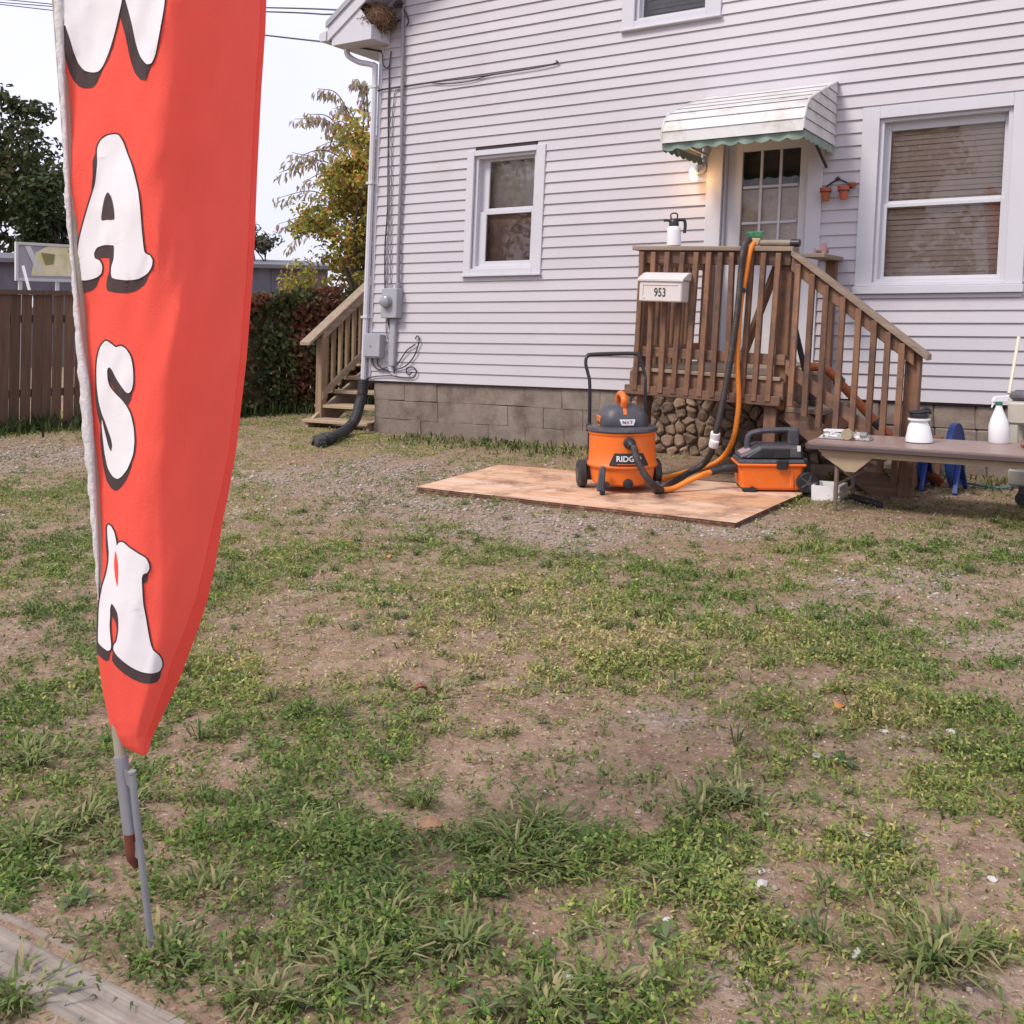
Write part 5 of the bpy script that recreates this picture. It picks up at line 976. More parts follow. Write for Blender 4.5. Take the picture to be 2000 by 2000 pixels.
# service cart at the right edge
ct0 = G(1990, 988, 0); ct = thing('service_cart', 'beige plastic service cart on casters beside the house wall', 'cart', ct0)
M_CART = mat('beige_plastic', (.46, .43, .36), .45, .08, 6)
CTU, CTN = UU, NN
def CP(a, b, z): return ct0 + CTU * a + CTN * b + V3(0, 0, z)
for z0, z1, nme in ((.13, .235, 'lower_tray'), (.36, .385, 'middle_shelf'), (.52, .66, 'upper_tray')): m = MB(); m.box(-.06, .80, -.05, .40, z0, z1, CP); obj(nme, m, M_CART, ct, bevel=.012)
for a, b in ((-.05, -.04), (-.05, .35), (.74, -.04), (.74, .35)): m = MB(); m.box(a, a + .05, b, b + .04, .236, .519, CP); obj('upright', m, M_CART, ct, bevel=.006)
for a, b in ((.02, .0), (.02, .35), (.72, .0), (.72, .35)):
    cs = MB(); cs.box(a - .022, a + .022, b - .02, b + .02, .075, .129, CP); cs = obj('caster_fork', cs, M_GREYP, ct, bevel=.004); m = MB(); m.lathe([(.02, -.013), (.042, -.013), (.045, 0), (.042, .013), (.02, .013)], CP(a, b, .045), CTN, 18); obj('caster_wheel', m, M_RUB, cs, smooth=True)
ob = CP(.05, .15, .66); mp = thing('mop', 'white handled mop with grey head standing in the service cart', 'mop', ob); m = MB(); m.tube([ob + V3(-.05, 0, .04), at(1971, 768, 6.66), at(1990, 658, 6.75)], .011, 8); obj('handle', m, mat('cream_handle', (.72, .66, .52), .5), mp, smooth=True)
m = MB(); m.hexa([CP(a, b, z) for z in (.663, .72) for a, b in ((-.06, .05), (.30, .05), (.30, .3), (-.06, .3))]); obj('head', m, mat('grey_mop', (.12, .115, .13), .9, .3, 30), mp, bevel=.02)
bgp = CP(.22, .18, .722); bg_ = thing('grey_bag', 'grey plastic sack standing on the service cart top', 'sack', bgp); m = MB(); m.lathe([(.07, 0), (.09, .05), (.085, .13), (.06, .20), (.03, .24)], bgp, (0, 0, 1), 10); obj('sack', m, mat('grey_sack', (.22, .22, .24), .5, .15, 10, bump=.6, bscale=12), bg_)
# ================================================================ FEATHER FLAG
sk = G(297, 1862); FY = sk[1]
fl = thing('feather_flag', 'tall red feather flag reading WASH in white bubble letters on a metal ground stake', 'flag', sk)
LEd = np.array([(-1350, 36), (-1200, 46), (-400, 95), (0, 113), (145, 119), (290, 127), (406, 134), (522, 145), (587, 150), (688, 161), (775, 173), (862, 180), (935, 184), (1051, 190), (1110, 191.5), (1174, 190), (1275, 190), (1348, 200), (1414, 214.5), (1438, 223), (1458, 243), (1470, 264), (1476, 279)])
REd = np.array([(-1350, 60), (-1290, 190), (-1180, 330), (-980, 450), (-700, 515), (-400, 532), (0, 520), (58, 518), (174, 510), (348, 501.5), (500, 496), (587, 490), (703, 481), (804, 469.6), (877, 461), (964, 446), (1014, 435), (1087, 423), (1168, 406), (1232, 385.5), (1333, 348), (1406, 313), (1440, 297), (1458, 292), (1470, 289), (1476, 283)])
RDg = np.array([(-1350, 50), (-1180, 200), (-900, 300), (-400, 345), (0, 342), (261, 331), (406, 322), (616, 342), (703, 340), (819, 327), (993, 325), (1087, 327), (1250, 318), (1330, 300), (1400, 278), (1440, 268), (1476, 281)])
def fxy(px, py):     # depth of the cloth where the photo shows it at this pixel
    l, r_, g = np.interp(py, LEd[:, 0], LEd[:, 1]), np.interp(py, REd[:, 0], REd[:, 1]), np.interp(py, RDg[:, 0], RDg[:, 1])
    wv = (r_ - l) / 400
    def panel(q):
        a = (q - l) / max(g - l, 1); b = (q - g) / max(r_ - g, 1)
        if q <= g: return -.095 * wv * a + .014 * math.sin(a * 5.5 + py * .0016) * wv
        return -.095 * wv + .30 * wv * b - .03 * wv * math.sin(b * 3.14) + .014 * math.sin(5.5 + py * .0016) * wv * (1 - b)
    e_ = min(26 * wv, .45 * min(max(px - l, 0), max(r_ - px, 0))); dep = sum(panel(px + e_ * q) for q in (-1, -.6, -.2, .2, .6, 1)) / 6      # rounded fold
    dep += .022 * wv * (float(fbm(px * .03 + py * .004, py * .0065, 1.0, 3)) - .5) + .004 * (float(fbm(px * .012, py * .004, 1.0, 3)) - .5) * 4 * wv + .003 * math.sin(px * .045 + py * .012) * wv
    return dep
def FLP(px, py, off=0.): return at(px, py, FY + fxy(px, py) - off)
M_RED = mat('red_flag_cloth', (1.0, .135, .095), .75, .05, 5, transl=.28, bump=.15, bscale=220, spec=.2)
M_FLW = mat('white_flag_print', (.90, .89, .92), .75, .02, transl=.1, spec=.2); M_FLD = mat('dark_flag_print', (.085, .06, .06), .8, .1, transl=.1, spec=.2)
M_SLV = mat('white_sleeve_cloth', (.62, .60, .60), .85, .08, 30, bump=.4, bscale=90)
m = MB(); NYf, NXf = 150, 44; ysf = np.concatenate([np.linspace(-1350, 1400, 170), np.linspace(1403, 1476, 31)]); vs = []
for y in ysf:
    l, r_ = np.interp(y, LEd[:, 0], LEd[:, 1]), np.interp(y, REd[:, 0], REd[:, 1])
    for i in range(NXf + 1): vs.append(FLP(l + (r_ - l) * i / NXf, y))
m.add(vs, [(j * (NXf + 1) + i, j * (NXf + 1) + i + 1, (j + 1) * (NXf + 1) + i + 1, (j + 1) * (NXf + 1) + i) for j in range(len(ysf) - 1) for i in range(NXf)])
cloth = obj('cloth', m, M_RED, fl, smooth=True)
m = MB(); vs = []      # doubled hem along the free edge
for y in ysf[:-3]:
    r_ = np.interp(y, REd[:, 0], REd[:, 1]); hw = np.interp(y, [0, 900, 1300, 1476], [9, 12, 26, 6])
    vs += [FLP(r_ - hw, y, .0025), FLP(r_ - hw * .5, y, .004), FLP(r_ + .5, y, .003)]
m.add(vs, [(3 * j + k, 3 * j + k + 1, 3 * j + k + 4, 3 * j + k + 3) for j in range(len(ysf) - 4) for k in range(2)]); obj('hem', m, M_RED, cloth, smooth=True)
m = MB(); vs = []; SLl = np.array([(-1350, 28), (-400, 84), (0, 104), (145, 113), (232, 120), (406, 127.5), (522, 139), (587, 142), (688, 149), (775, 156.5), (862, 162), (935, 171), (1051, 180), (1096, 185.5), (1174, 190)]); SLr = np.array([(-1350, 50), (-400, 112), (0, 125), (174, 127), (290, 132), (493, 142), (572, 151), (674, 162), (746, 174), (819, 181), (891, 184), (1036, 191), (1101, 193), (1174, 192)])
yss = np.linspace(-1350, 1172, 340); 
for y in yss:
    l, r_ = np.interp(y, SLl[:, 0], SLl[:, 1]), np.interp(y, SLr[:, 0], SLr[:, 1]) + 1.5; w_ = r_ - l; jt = 1.2 * math.sin(y * .11) + 1.5 * (random.random() - .5)
    for i in range(9):
        t_ = math.pi * i / 8; px = (l + r_) / 2 - math.cos(t_) * w_ / 2 + (jt if i < 4 else 0); vs.append(at(px, y, FY + .004 - math.sin(t_) * (w_ / 2 / F * FY * 1.3 + .0015 * random.random())))
m.add(vs, [(j * 9 + i, j * 9 + i + 1, (j + 1) * 9 + i + 1, (j + 1) * 9 + i) for j in range(len(yss) - 1) for i in range(8)]); obj('pole_sleeve', m, M_SLV, fl, smooth=True)
pb, ptp = at(262, 1692, FY), None
m = MB(); m.tube([at(113, 0, FY + .012) + (at(113, 0, FY) - at(232, 1440, FY)) * .93, at(113, 0, FY + .012), at(165, 700, FY + .012), at(222, 1360, FY + .012), at(236, 1480, FY + .006)], .0105, 12); obj('pole', m, mat('weathered_pole', (.34, .31, .24), .5, .15, 12), fl, smooth=True)
m = MB(); m.tube([at(236, 1476, FY + .006), at(247, 1570, FY + .004), at(258, 1655, FY)], .0128, 14); obj('socket_tube', m, M_GALV, fl, smooth=True)
m = MB(); m.tube([at(255.5, 1626, FY), at(258, 1655, FY), at(260, 1676, FY), at(267, 1694, FY)], [.0132, .0131, .0115, .005], 14); obj('rusty_tip', m, mat('rust', (.13, .035, .02), .9, .4, 30), fl, smooth=True)
m = MB(); m.tube([at(258, 1511, FY - .012), at(266, 1590, FY - .011), at(281, 1720, FY - .006), at(297, 1862, FY), at(301, 1900, FY)], .0064, 12); obj('stake', m, M_GALV, fl, smooth=True)
m = MB(); m.lathe([(.0035, 0), (.0078, .002), (.0078, .006), (.003, .008)], at(258, 1512, FY - .012), (-.05, 0, 1), 12); obj('stake_head', m, M_GALV, fl, smooth=True)
for a, b, c, d in (((241, 1503), (258, 1516), (262, 1548), (247, 1532)), ((258, 1640), (272, 1652), (275, 1684), (262, 1672))):
    m = MB(); m.prism([at(*q, FY - .009) for q in (a, b, c, d)], (0, .006, 0)); obj('bracket', m, M_GALV, fl)
ZS = 560 / 1932
def zp(L, y0): return [(x * ZS, y0 + y * ZS) for x, y in L]
Wl = zp([(430, -900), (428, 100), (440, 170), (470, 260), (500, 360), (530, 430), (570, 475), (620, 488), (665, 480), (700, 430), (740, 330), (775, 210), (800, 100), (822, 0), (828, -60), (836, -60), (845, 0), (870, 90), (890, 170), (915, 290), (945, 380), (985, 430), (1020, 425), (1045, 370), (1065, 270), (1085, 160), (1110, 0), (1150, -500), (1140, -700), (1000, -720), (960, -600), (840, -640), (700, -640), (660, -900)], 0)
Al = zp([(770, 905), (800, 912), (830, 960), (855, 1030), (885, 1110), (910, 1200), (930, 1290), (943, 1400), (955, 1550), (972, 1695), (1010, 1722), (1027, 1755), (1020, 1800), (990, 1845), (930, 1880), (850, 1888), (755, 1872), (750, 1800), (765, 1745), (768, 1660), (745, 1652), (700, 1652), (655, 1668), (634, 1705), (640, 1740), (670, 1755), (688, 1790), (683, 1840), (650, 1870), (590, 1888), (530, 1885), (522, 1820), (522, 1740), (530, 1640), (550, 1550), (580, 1440), (610, 1340), (640, 1240), (655, 1100), (655, 1000), (680, 945), (720, 915)], 0)
Sl = zp([(710, 572), (740, 585), (780, 615), (815, 605), (850, 630), (880, 680), (895, 760), (897, 850), (885, 905), (865, 925), (845, 915), (815, 875), (780, 820), (755, 770), (735, 750), (722, 770), (725, 830), (740, 880), (780, 930), (820, 970), (850, 1010), (880, 1070), (900, 1160), (905, 1250), (895, 1340), (860, 1430), (820, 1485), (790, 1502), (760, 1485), (727, 1430), (705, 1330), (692, 1220), (685, 1140), (688, 1105), (700, 1160), (716, 1225), (733, 1288), (749, 1316), (756, 1280), (748, 1232), (727, 1172), (706, 1112), (685, 1060), (665, 980), (652, 870), (650, 760), (656, 690), (675, 615)], 500)
Hl = zp([(730, 85), (750, 100), (770, 140), (783, 200), (786, 226), (803, 205), (830, 205), (870, 240), (930, 280), (980, 310), (1003, 350), (1005, 385), (990, 410), (965, 420), (955, 450), (958, 520), (965, 620), (980, 700), (995, 790), (1010, 870), (1030, 930), (1070, 965), (1090, 1000), (1092, 1040), (1070, 1075), (1020, 1088), (960, 1080), (900, 1055), (840, 1015), (790, 970), (765, 930), (768, 895), (785, 870), (797, 800), (797, 730), (790, 680), (770, 640), (752, 618), (742, 650), (742, 700), (738, 760), (742, 830), (748, 890), (745, 925), (725, 935), (695, 915), (665, 885), (660, 850), (663, 740), (666, 650), (673, 590), (690, 500), (715, 420), (730, 340), (733, 270), (725, 180), (722, 110)], 1000)
def smooth_poly(L, n=3):
    P = [np.array(p) for p in L]; out = []; k = len(P)
    for i in range(k):
        a, b, c, d = P[i - 1], P[i], P[(i + 1) % k], P[(i + 2) % k]
        for q in range(n):
            t_ = q / n; tn = .35; m0 = (c - a) * tn; m1 = (d - b) * tn; out.append((2 * t_ ** 3 - 3 * t_ ** 2 + 1) * b + (t_ ** 3 - 2 * t_ ** 2 + t_) * m0 + (-2 * t_ ** 3 + 3 * t_ ** 2) * c + (t_ ** 3 - t_ ** 2) * m1)
    return out
def decal(L, off, shift=(0, 0), grow=0.):
    bm = bmesh.new(); P = smooth_poly(L); k = len(P)
    if grow:
        ar = sum(P[i][0] * P[(i + 1) % k][1] - P[(i + 1) % k][0] * P[i][1] for i in range(k)); sg = 1 if ar > 0 else -1; Q = []
        for i in range(k):
            t_ = P[(i + 1) % k] - P[i - 1]; t_ = t_ / (np.linalg.norm(t_) + 1e-6); Q.append(P[i] + np.array([t_[1], -t_[0]]) * grow * sg)
        P = Q
    f = bm.faces.new([bm.verts.new((p[0] + shift[0], p[1] + shift[1], 0)) for p in P]); f.normal_update(); bmesh.ops.triangulate(bm, faces=[f])
    ys_ = [v.co.y for v in bm.verts]; xs_ = [v.co.x for v in bm.verts]
    for y in np.arange(min(ys_) // 14 * 14, max(ys_), 14): bmesh.ops.bisect_plane(bm, geom=bm.verts[:] + bm.edges[:] + bm.faces[:], plane_co=(0, y, 0), plane_no=(0, 1, 0))
    for x in np.arange(min(xs_) // 10 * 10, max(xs_), 10): bmesh.ops.bisect_plane(bm, geom=bm.verts[:] + bm.edges[:] + bm.faces[:], plane_co=(x, 0, 0), plane_no=(1, 0, 0))
    bm.verts.ensure_lookup_table(); m = MB()
    for i, v in enumerate(bm.verts): v.index = i
    m.add([FLP(v.co.x, v.co.y, off) for v in bm.verts], [tuple(v.index for v in f.verts) for f in bm.faces]); bm.free(); return m
for ch, L, sh in (('W', Wl, (-11, 31)), ('A', Al, (-9, 25)), ('S', Sl, (-3, 23)), ('H', Hl, (-3, 20))):
    sm = MB(); 
    for k_ in range(1, 6): d_ = decal(L, .0010 + .00012 * (6 - k_), (sh[0] * k_ / 5, sh[1] * k_ / 5)); sm.add(d_.v, d_.f)
    d_ = decal(L, .0018, (0, 0), 3.2); sm.add(d_.v, d_.f)
    shd = obj('letter_shadow', sm, M_FLD, cloth); obj('letter', decal(L, .0038), M_FLW, shd, smooth=True)
    if ch == 'A': obj('letter_counter', decal(zp([(725, 1295), (750, 1330), (765, 1400), (768, 1475), (725, 1480), (682, 1482), (690, 1400), (705, 1330)], 0), .0048), M_FLD, shd)
    if ch == 'H': obj('letter_counter', decal(zp([(776, 262), (790, 320), (796, 400), (790, 500), (775, 440), (768, 350)], 1000), .0048), M_RED, shd)
# ================================================================ GRASS, WEEDS, GRAVEL
def scatter(y0, y1, dens, side=.64):
    area = (2 * side * (y1 ** 2 - y0 ** 2) / 2 + 3. * (y1 - y0)); n = int(area * dens); y = np.sqrt(RNG.random(n) * (y1 ** 2 - y0 ** 2) + y0 ** 2); x = (RNG.random(n) * 2 - 1) * (side * y + 1.5)
    return x, y
# footprints kept clear
pq = np.array([c[:2] for c in c_])
def clear_of(x, y):
    ok = np.ones(len(x), bool); s_ = np.ones(len(x), bool)
    for i in range(4):
        a, b = pq[i], pq[(i + 1) % 4]; s_ &= ((b[0] - a[0]) * (y - a[1]) - (b[1] - a[1]) * (x - a[0])) > 0
    ok &= ~s_; ds_ = (x - C0[0]) * UU[0] + (y - C0[1]) * UU[1]; dd_ = -((x - C0[0]) * NN[0] + (y - C0[1]) * NN[1])
    ok &= ~((ds_ > -.02) & (ds_ < SW) & (dd_ < .06)); ok &= ~((dd_ > 7.25) & (dd_ < 7.385) & (RNG.random(len(x)) < .96)); ok &= ~((ds_ > 3.6) & (ds_ < 4.9) & (dd_ < 1.4)); ok &= ~((ds_ > -1.1) & (ds_ < 0) & (dd_ < 0) & (dd_ > -2)); return ok
GC = [(.085, .155, .030), (.130, .215, .042), (.19, .265, .055), (.28, .31, .08), (.40, .35, .12), (.50, .41, .20)]
def gcol_(x, y, n, dry=0.):
    q = np.clip(fbm(x, y + 70, 1.1, 3) * 1.3 - .30 + RNG.normal(0, .24, n) + dry, 0, .999); b = np.array(GC); f = q * (len(GC) - 1); i = f.astype(int); t_ = (f - i)[:, None]; return (b[i] * (1 - t_) + b[np.minimum(i + 1, len(GC) - 1)] * t_) * (1.1 + RNG.uniform(-.3, .3, (n, 1)))
M_GR = mat('grass_attr', attr=True, rough=.6, var=.1, scale=4, transl=.25, spec=.25)
def blades(x, y, ln, wd, lean, col, seg=2, az=None, z0=None):
    n = len(x); az = RNG.random(n) * 6.283 if az is None else az; D = np.stack([np.cos(az), np.sin(az), 0 * az], 1); Wd = np.stack([-np.sin(az), np.cos(az), 0 * az], 1)
    B = np.stack([x, y, (hgt(x, y) if z0 is None else z0) - .004], 1); Z = np.array([[0, 0, 1.]]); L_ = ln[:, None]; le = lean[:, None]; w_ = wd[:, None]
    if seg == 1: v = np.stack([B - Wd * w_ / 2, B + Wd * w_ / 2, B + D * L_ * le + Z * L_ * np.sqrt(np.clip(1 - le ** 2, .02, 1))], 1).reshape(-1, 3); i = np.arange(n)[:, None] * 3; return v, i + [[0, 1, 2]], np.repeat(col, 3, 0)
    M1 = B + D * L_ * le * .35 + Z * L_ * .5 * np.sqrt(np.clip(1 - (le * .7) ** 2, .05, 1)); Tq = M1 + D * L_ * np.clip(le * 1.1, 0, .98) * .5 + Z * L_ * .5 * (1 - le * 1.25)
    v = np.stack([B - Wd * w_ * .4, B + Wd * w_ * .4, M1 - Wd * w_ * .5, M1 + Wd * w_ * .5, Tq], 1).reshape(-1, 3); v[:, 2] = np.maximum(v[:, 2], -.01); i = np.arange(n)[:, None] * 5
    return v, np.concatenate([i + [[0, 1, 3]], i + [[0, 3, 2]], i + [[2, 3, 4]]]), np.repeat(col, 5, 0)
class Acc:
    def __init__(s): s.v, s.t, s.c, s.n = [], [], [], 0
    def add(s, v, t_, c): s.v.append(v); s.t.append(t_ + s.n); s.c.append(c); s.n += len(v)
    def build(s, name, mt_, label=None, cat=None):
        o = raw_mesh(name, np.concatenate(s.v), np.concatenate(s.t), mt_, np.concatenate(s.c)); tag(o, label, cat, kind='stuff'); return o
gr = Acc(); gcv = Acc()
for y0, y1, db, dl in ((1.55, 2.4, 7000, 27000), (2.4, 3.6, 5200, 20000), (3.6, 5.5, 4200, 11500), (5.5, 8, 4000, 7000), (8, 13.2, 2600, 3600)):
    x, y = scatter(y0, y1, db); d_ = grass_d(x, y); k = (RNG.random(len(x)) < d_ ** 1.5 * .85 + .015) & clear_of(x, y); x, y, d_ = x[k], y[k], d_[k]; n = len(x)
    ln = RNG.uniform(.012, .045, n) * (.45 + .8 * d_) * np.clip(1.25 - .05 * y, .7, 1.2); gr.add(*blades(x, y, ln, RNG.uniform(.0025, .0055, n) * (1 + .10 * y), RNG.uniform(.25, .97, n), gcol_(x, y, n, .1), 2 if y1 < 6 else 1))
    x, y = scatter(y0, y1, dl); d_ = grass_d(x, y); k = (RNG.random(len(x)) < d_ ** 1.6 * 1.0) & clear_of(x, y); x, y, d_ = x[k], y[k], d_[k]; n = len(x)    # small leaved mat
    zl = hgt(x, y) + RNG.random(n) ** 1.6 * .042 * d_ * (.4 + 1.2 * fbm(x, y, 9, 2)); sz = RNG.uniform(.007, .0145, n) * (1 + .09 * y)
    Nr = RNG.normal(0, .55, (n, 3)) + [0, 0, 1.]; Nr /= np.linalg.norm(Nr, axis=1, keepdims=True); T_ = RNG.normal(size=(n, 3)); T_ -= Nr * np.sum(T_ * Nr, 1, keepdims=True); T_ /= np.linalg.norm(T_, axis=1, keepdims=True); Bq_ = np.cross(Nr, T_); Pq = np.stack([x, y, zl + .003], 1); s_ = sz[:, None]
    v = np.stack([Pq - T_ * s_ * .5, Pq + Bq_ * s_ * .26, Pq + T_ * s_ * .5, Pq - Bq_ * s_ * .26], 1).reshape(-1, 3); i = np.arange(n)[:, None] * 4
    gcv.add(v, np.concatenate([i + [[0, 1, 2]], i + [[0, 2, 3]]]), np.repeat(gcol_(x, y, n, -.06) * .95, 4, 0))
# coarse tufts
tufts = [(1010, 1640, 150, .16), (1050, 1600, 110, .14), (980, 1690, 90, .13), (1080, 1680, 80, .13), (1370, 1580, 110, .13), (1440, 1560, 90, .12), (1330, 1700, 80, .11), (1370, 1720, 60, .1), (1820, 1870, 120, .15), (1860, 1850, 70, .15), (1440, 1800, 60, .09), (1480, 1860, 50, .08), (600, 1640, 90, .12), (700, 1900, 110, .14), (900, 1850, 110, .13), (1060, 1960, 90, .14), (160, 1600, 110, .13), (60, 1480, 120, .13), (60, 1650, 120, .14), (420, 1720, 80, .12), (330, 1870, 90, .12), (520, 1960, 100, .12), (760, 1790, 90, .12), (1190, 1930, 70, .11), (800, 1400, 80, .1), (30, 1960, 60, .12), (260, 1560, 80, .11), (860, 1340, 70, .09), (1600, 1440, 60, .08)]
tufts += [(px + random.uniform(-70, 70), py + random.uniform(-35, 35), int(n * .5), ln * .8) for px, py, n, ln in tufts for _ in range(1)]
for px, py, n, ln in tufts:
    c = G(px, py); a = RNG.random(n) * 6.283; r_ = np.abs(RNG.normal(0, .055, n)); x = c[0] + np.cos(a) * r_; y = c[1] + np.sin(a) * r_
    gr.add(*blades(x, y, RNG.uniform(.35, 1.05, n) * ln * .66, RNG.uniform(.0045, .0085, n), RNG.uniform(.6, .99, n), pick([(.13, .17, .05), (.17, .21, .065), (.22, .25, .09), (.32, .28, .14), (.10, .15, .045)], n, .2), 2, a + RNG.normal(0, .4, n)))
# many small random tufts inside grassy areas
x, y = scatter(1.6, 6, 16); k = (grass_d(x, y) > .45) & clear_of(x, y)
for cx, cy in zip(x[k], y[k]):
    n = int(RNG.integers(10, 34)); a = RNG.random(n) * 6.283; r_ = np.abs(RNG.normal(0, .02, n)); ln = RNG.uniform(.05, .11)
    gr.add(*blades(cx + np.cos(a) * r_, cy + np.sin(a) * r_, RNG.uniform(.5, 1, n) * ln, RNG.uniform(.003, .006, n), RNG.uniform(.35, .97, n), pick([(.09, .14, .04), (.13, .17, .05), (.2, .2, .09), (.06, .10, .03)], n, .25), 2, a))
for y0, y1, dn in ((1.55, 2.6, 3000), (2.6, 4.2, 1500), (4.2, 7, 600)):      # flattened strap leaves matted into the turf
    x, y = scatter(y0, y1, dn); d_ = grass_d(x, y); k = (RNG.random(len(x)) < d_ ** 1.4) & (fbm(x + 23, y, 3.5, 2) > .42) & clear_of(x, y); x, y, d_ = x[k], y[k], d_[k]; n = len(x)
    gr.add(*blades(x, y, RNG.uniform(.03, .075, n), RNG.uniform(.004, .0085, n), RNG.uniform(.72, .97, n), pick([(.14, .19, .07), (.19, .24, .10), (.10, .15, .045), (.26, .27, .12)], n, .2), 2))
# taller weeds along fence, foundation and steps
n = 2600; t_ = RNG.uniform(-2.6, 6.0, n); P_ = FA + FD * t_[:, None] + FNm * np.abs(RNG.normal(.1, .22, n))[:, None]; gr.add(*blades(P_[:, 0], P_[:, 1], RNG.uniform(.08, .38, n) ** 1.2, RNG.uniform(.012, .025, n), RNG.uniform(.1, .8, n), pick([(.03, .055, .015), (.05, .085, .022), (.08, .10, .03)], n), 2))
n = 900; s_ = np.where(RNG.random(n) < .7, RNG.uniform(.6, 2.8, n), RNG.uniform(4.9, 6.5, n)); P_ = C0 + UU * s_[:, None] - NN * np.abs(RNG.normal(.15, .25, n) + .1)[:, None]; k = clear_of(P_[:, 0], P_[:, 1]); P_ = P_[k]; n = len(P_); gr.add(*blades(P_[:, 0], P_[:, 1], RNG.uniform(.04, .12, n), RNG.uniform(.012, .02, n), RNG.uniform(.2, .9, n), pick([(.07, .11, .03), (.13, .16, .05), (.24, .2, .1)], n), 2))
gr.build('grass', M_GR, 'sparse patchy grass and coarse tufts over the bare yard', 'grass'); gcv.build('ground_weeds', M_GR, 'matted small leaved weeds covering parts of the yard', 'weeds')
# broad leaf rosettes
rs = Acc(); x, y = scatter(1.6, 7, 14); k = (grass_d(x, y) > .18) & clear_of(x, y); xr, yr = x[k], y[k]
ex = [G(*p) for p in ((780, 1215), (820, 1190), (1060, 1180), (700, 1230), (110, 1345), (300, 1310), (1400, 1610), (1300, 1830), (1180, 1990), (880, 1920), (640, 1820), (470, 1350))]; xr = np.concatenate([xr, [e[0] for e in ex]]); yr = np.concatenate([yr, [e[1] for e in ex]])
for cx, cy in zip(xr, yr):
    n = int(RNG.integers(6, 13)); a = np.linspace(0, 6.283, n, endpoint=False) + RNG.uniform(-.6, .6, n); L_ = RNG.uniform(.022, .052) * RNG.uniform(.5, 1.15, n); w_ = L_ * RNG.uniform(.24, .42); D = np.stack([np.cos(a), np.sin(a), 0 * a], 1); Wd = np.stack([-np.sin(a), np.cos(a), 0 * a], 1); B = np.array([cx, cy, float(hgt(np.array(cx), np.array(cy))) + .006]); up = np.array([0, 0, 1.])
    rise = RNG.uniform(.15, .6, n)[:, None]; l = L_[:, None]; ww = w_[:, None]; m1 = B + D * l * .4 + up * l * rise * .6; m2 = B + D * l * .75 + up * l * rise * .8; tp = B + D * l + up * l * rise * .55
    v = np.stack([np.repeat(B[None], n, 0), m1 - Wd * ww * .42, m1 + Wd * ww * .42, m2 - Wd * ww * .5, m2 + Wd * ww * .5, tp], 1).reshape(-1, 3); i = np.arange(n)[:, None] * 6
    rs.add(v, np.concatenate([i + [[0, 2, 1]], i + [[1, 2, 4]], i + [[1, 4, 3]], i + [[3, 4, 5]]]), np.repeat(pick([(.10, .155, .06), (.14, .19, .08), (.075, .12, .04)], n, .2), 6, 0))
rs.build('broadleaf_weeds', M_GR, 'flat broad leaved weed rosettes scattered through the grass', 'weeds')
# straw litter and clippings
lt = Acc(); x, y = scatter(1.6, 7.5, 900); k = clear_of(x, y) & (RNG.random(len(x)) < .35 + .5 * grass_d(x, y)); x, y = x[k], y[k]; n = len(x)
lt.add(*blades(x, y, RNG.uniform(.015, .055, n), RNG.uniform(.0018, .0035, n), RNG.uniform(.93, .995, n), pick([(.36, .27, .15), (.28, .19, .10), (.42, .34, .2), (.16, .10, .06)], n, .2), 2)); lt.build('straw_litter', M_GR, 'dry straw bits and clippings strewn on the bare dirt', 'litter')
# gravel
M_PEB = mat('pebble_attr', attr=True, rough=.9, var=.2, scale=30)
OV_ = np.array([(1, 0, 0), (-1, 0, 0), (0, 1, 0), (0, -1, 0), (0, 0, 1), (0, 0, -1), (.6, .6, .5), (-.6, .6, .45), (.6, -.6, .5), (-.6, -.6, .4)], float)
OF_ = np.array([(4, 6, 7), (4, 7, 9), (4, 9, 8), (4, 8, 6), (6, 0, 2), (6, 2, 7), (7, 2, 1), (7, 1, 9), (9, 1, 3), (9, 3, 8), (8, 3, 0), (8, 0, 6), (0, 5, 2), (2, 5, 1), (1, 5, 3), (3, 5, 0)])
def pebbles(x, y, sz, cols):
    n = len(x); v = OV_[None] * (1 + RNG.uniform(-.3, .3, (n, 10, 1))) * sz[:, None, None] * RNG.uniform([.7, .7, .4], [1.2, 1.2, .8], (n, 1, 3)); a = RNG.random(n) * 6.28; c_a, s_a = np.cos(a)[:, None], np.sin(a)[:, None]
    vx = v[..., 0] * c_a - v[..., 1] * s_a; vy = v[..., 0] * s_a + v[..., 1] * c_a; v = np.stack([vx + x[:, None], vy + y[:, None], v[..., 2] + (hgt(x, y) + sz * .12)[:, None]], -1).reshape(-1, 3)
    return v, (np.arange(n)[:, None, None] * 10 + OF_[None]).reshape(-1, 3), np.repeat(cols, 10, 0)
pv = Acc()
PCOL = [(.34, .28, .25), (.40, .34, .31), (.27, .21, .18), (.46, .41, .38), (.30, .23, .18)]
for y0, y1, dn, s0, s1 in ((1.6, 4, 420, .003, .010), (4, 6.2, 1100, .005, .013), (6.2, 11, 750, .006, .017)):
    x, y = scatter(y0, y1, dn); k = (RNG.random(len(x)) < gravel_d(x, y) ** 1.2 + .03) & clear_of(x, y); x, y = x[k], y[k]; n = len(x); pv.add(*pebbles(x, y, RNG.uniform(s0, s1, n), pick(PCOL, n, .25) * .92))
cr_ = Acc(); O8v = OV_[:6]; O8f = np.array([(0, 2, 4), (2, 1, 4), (1, 3, 4), (3, 0, 4)])
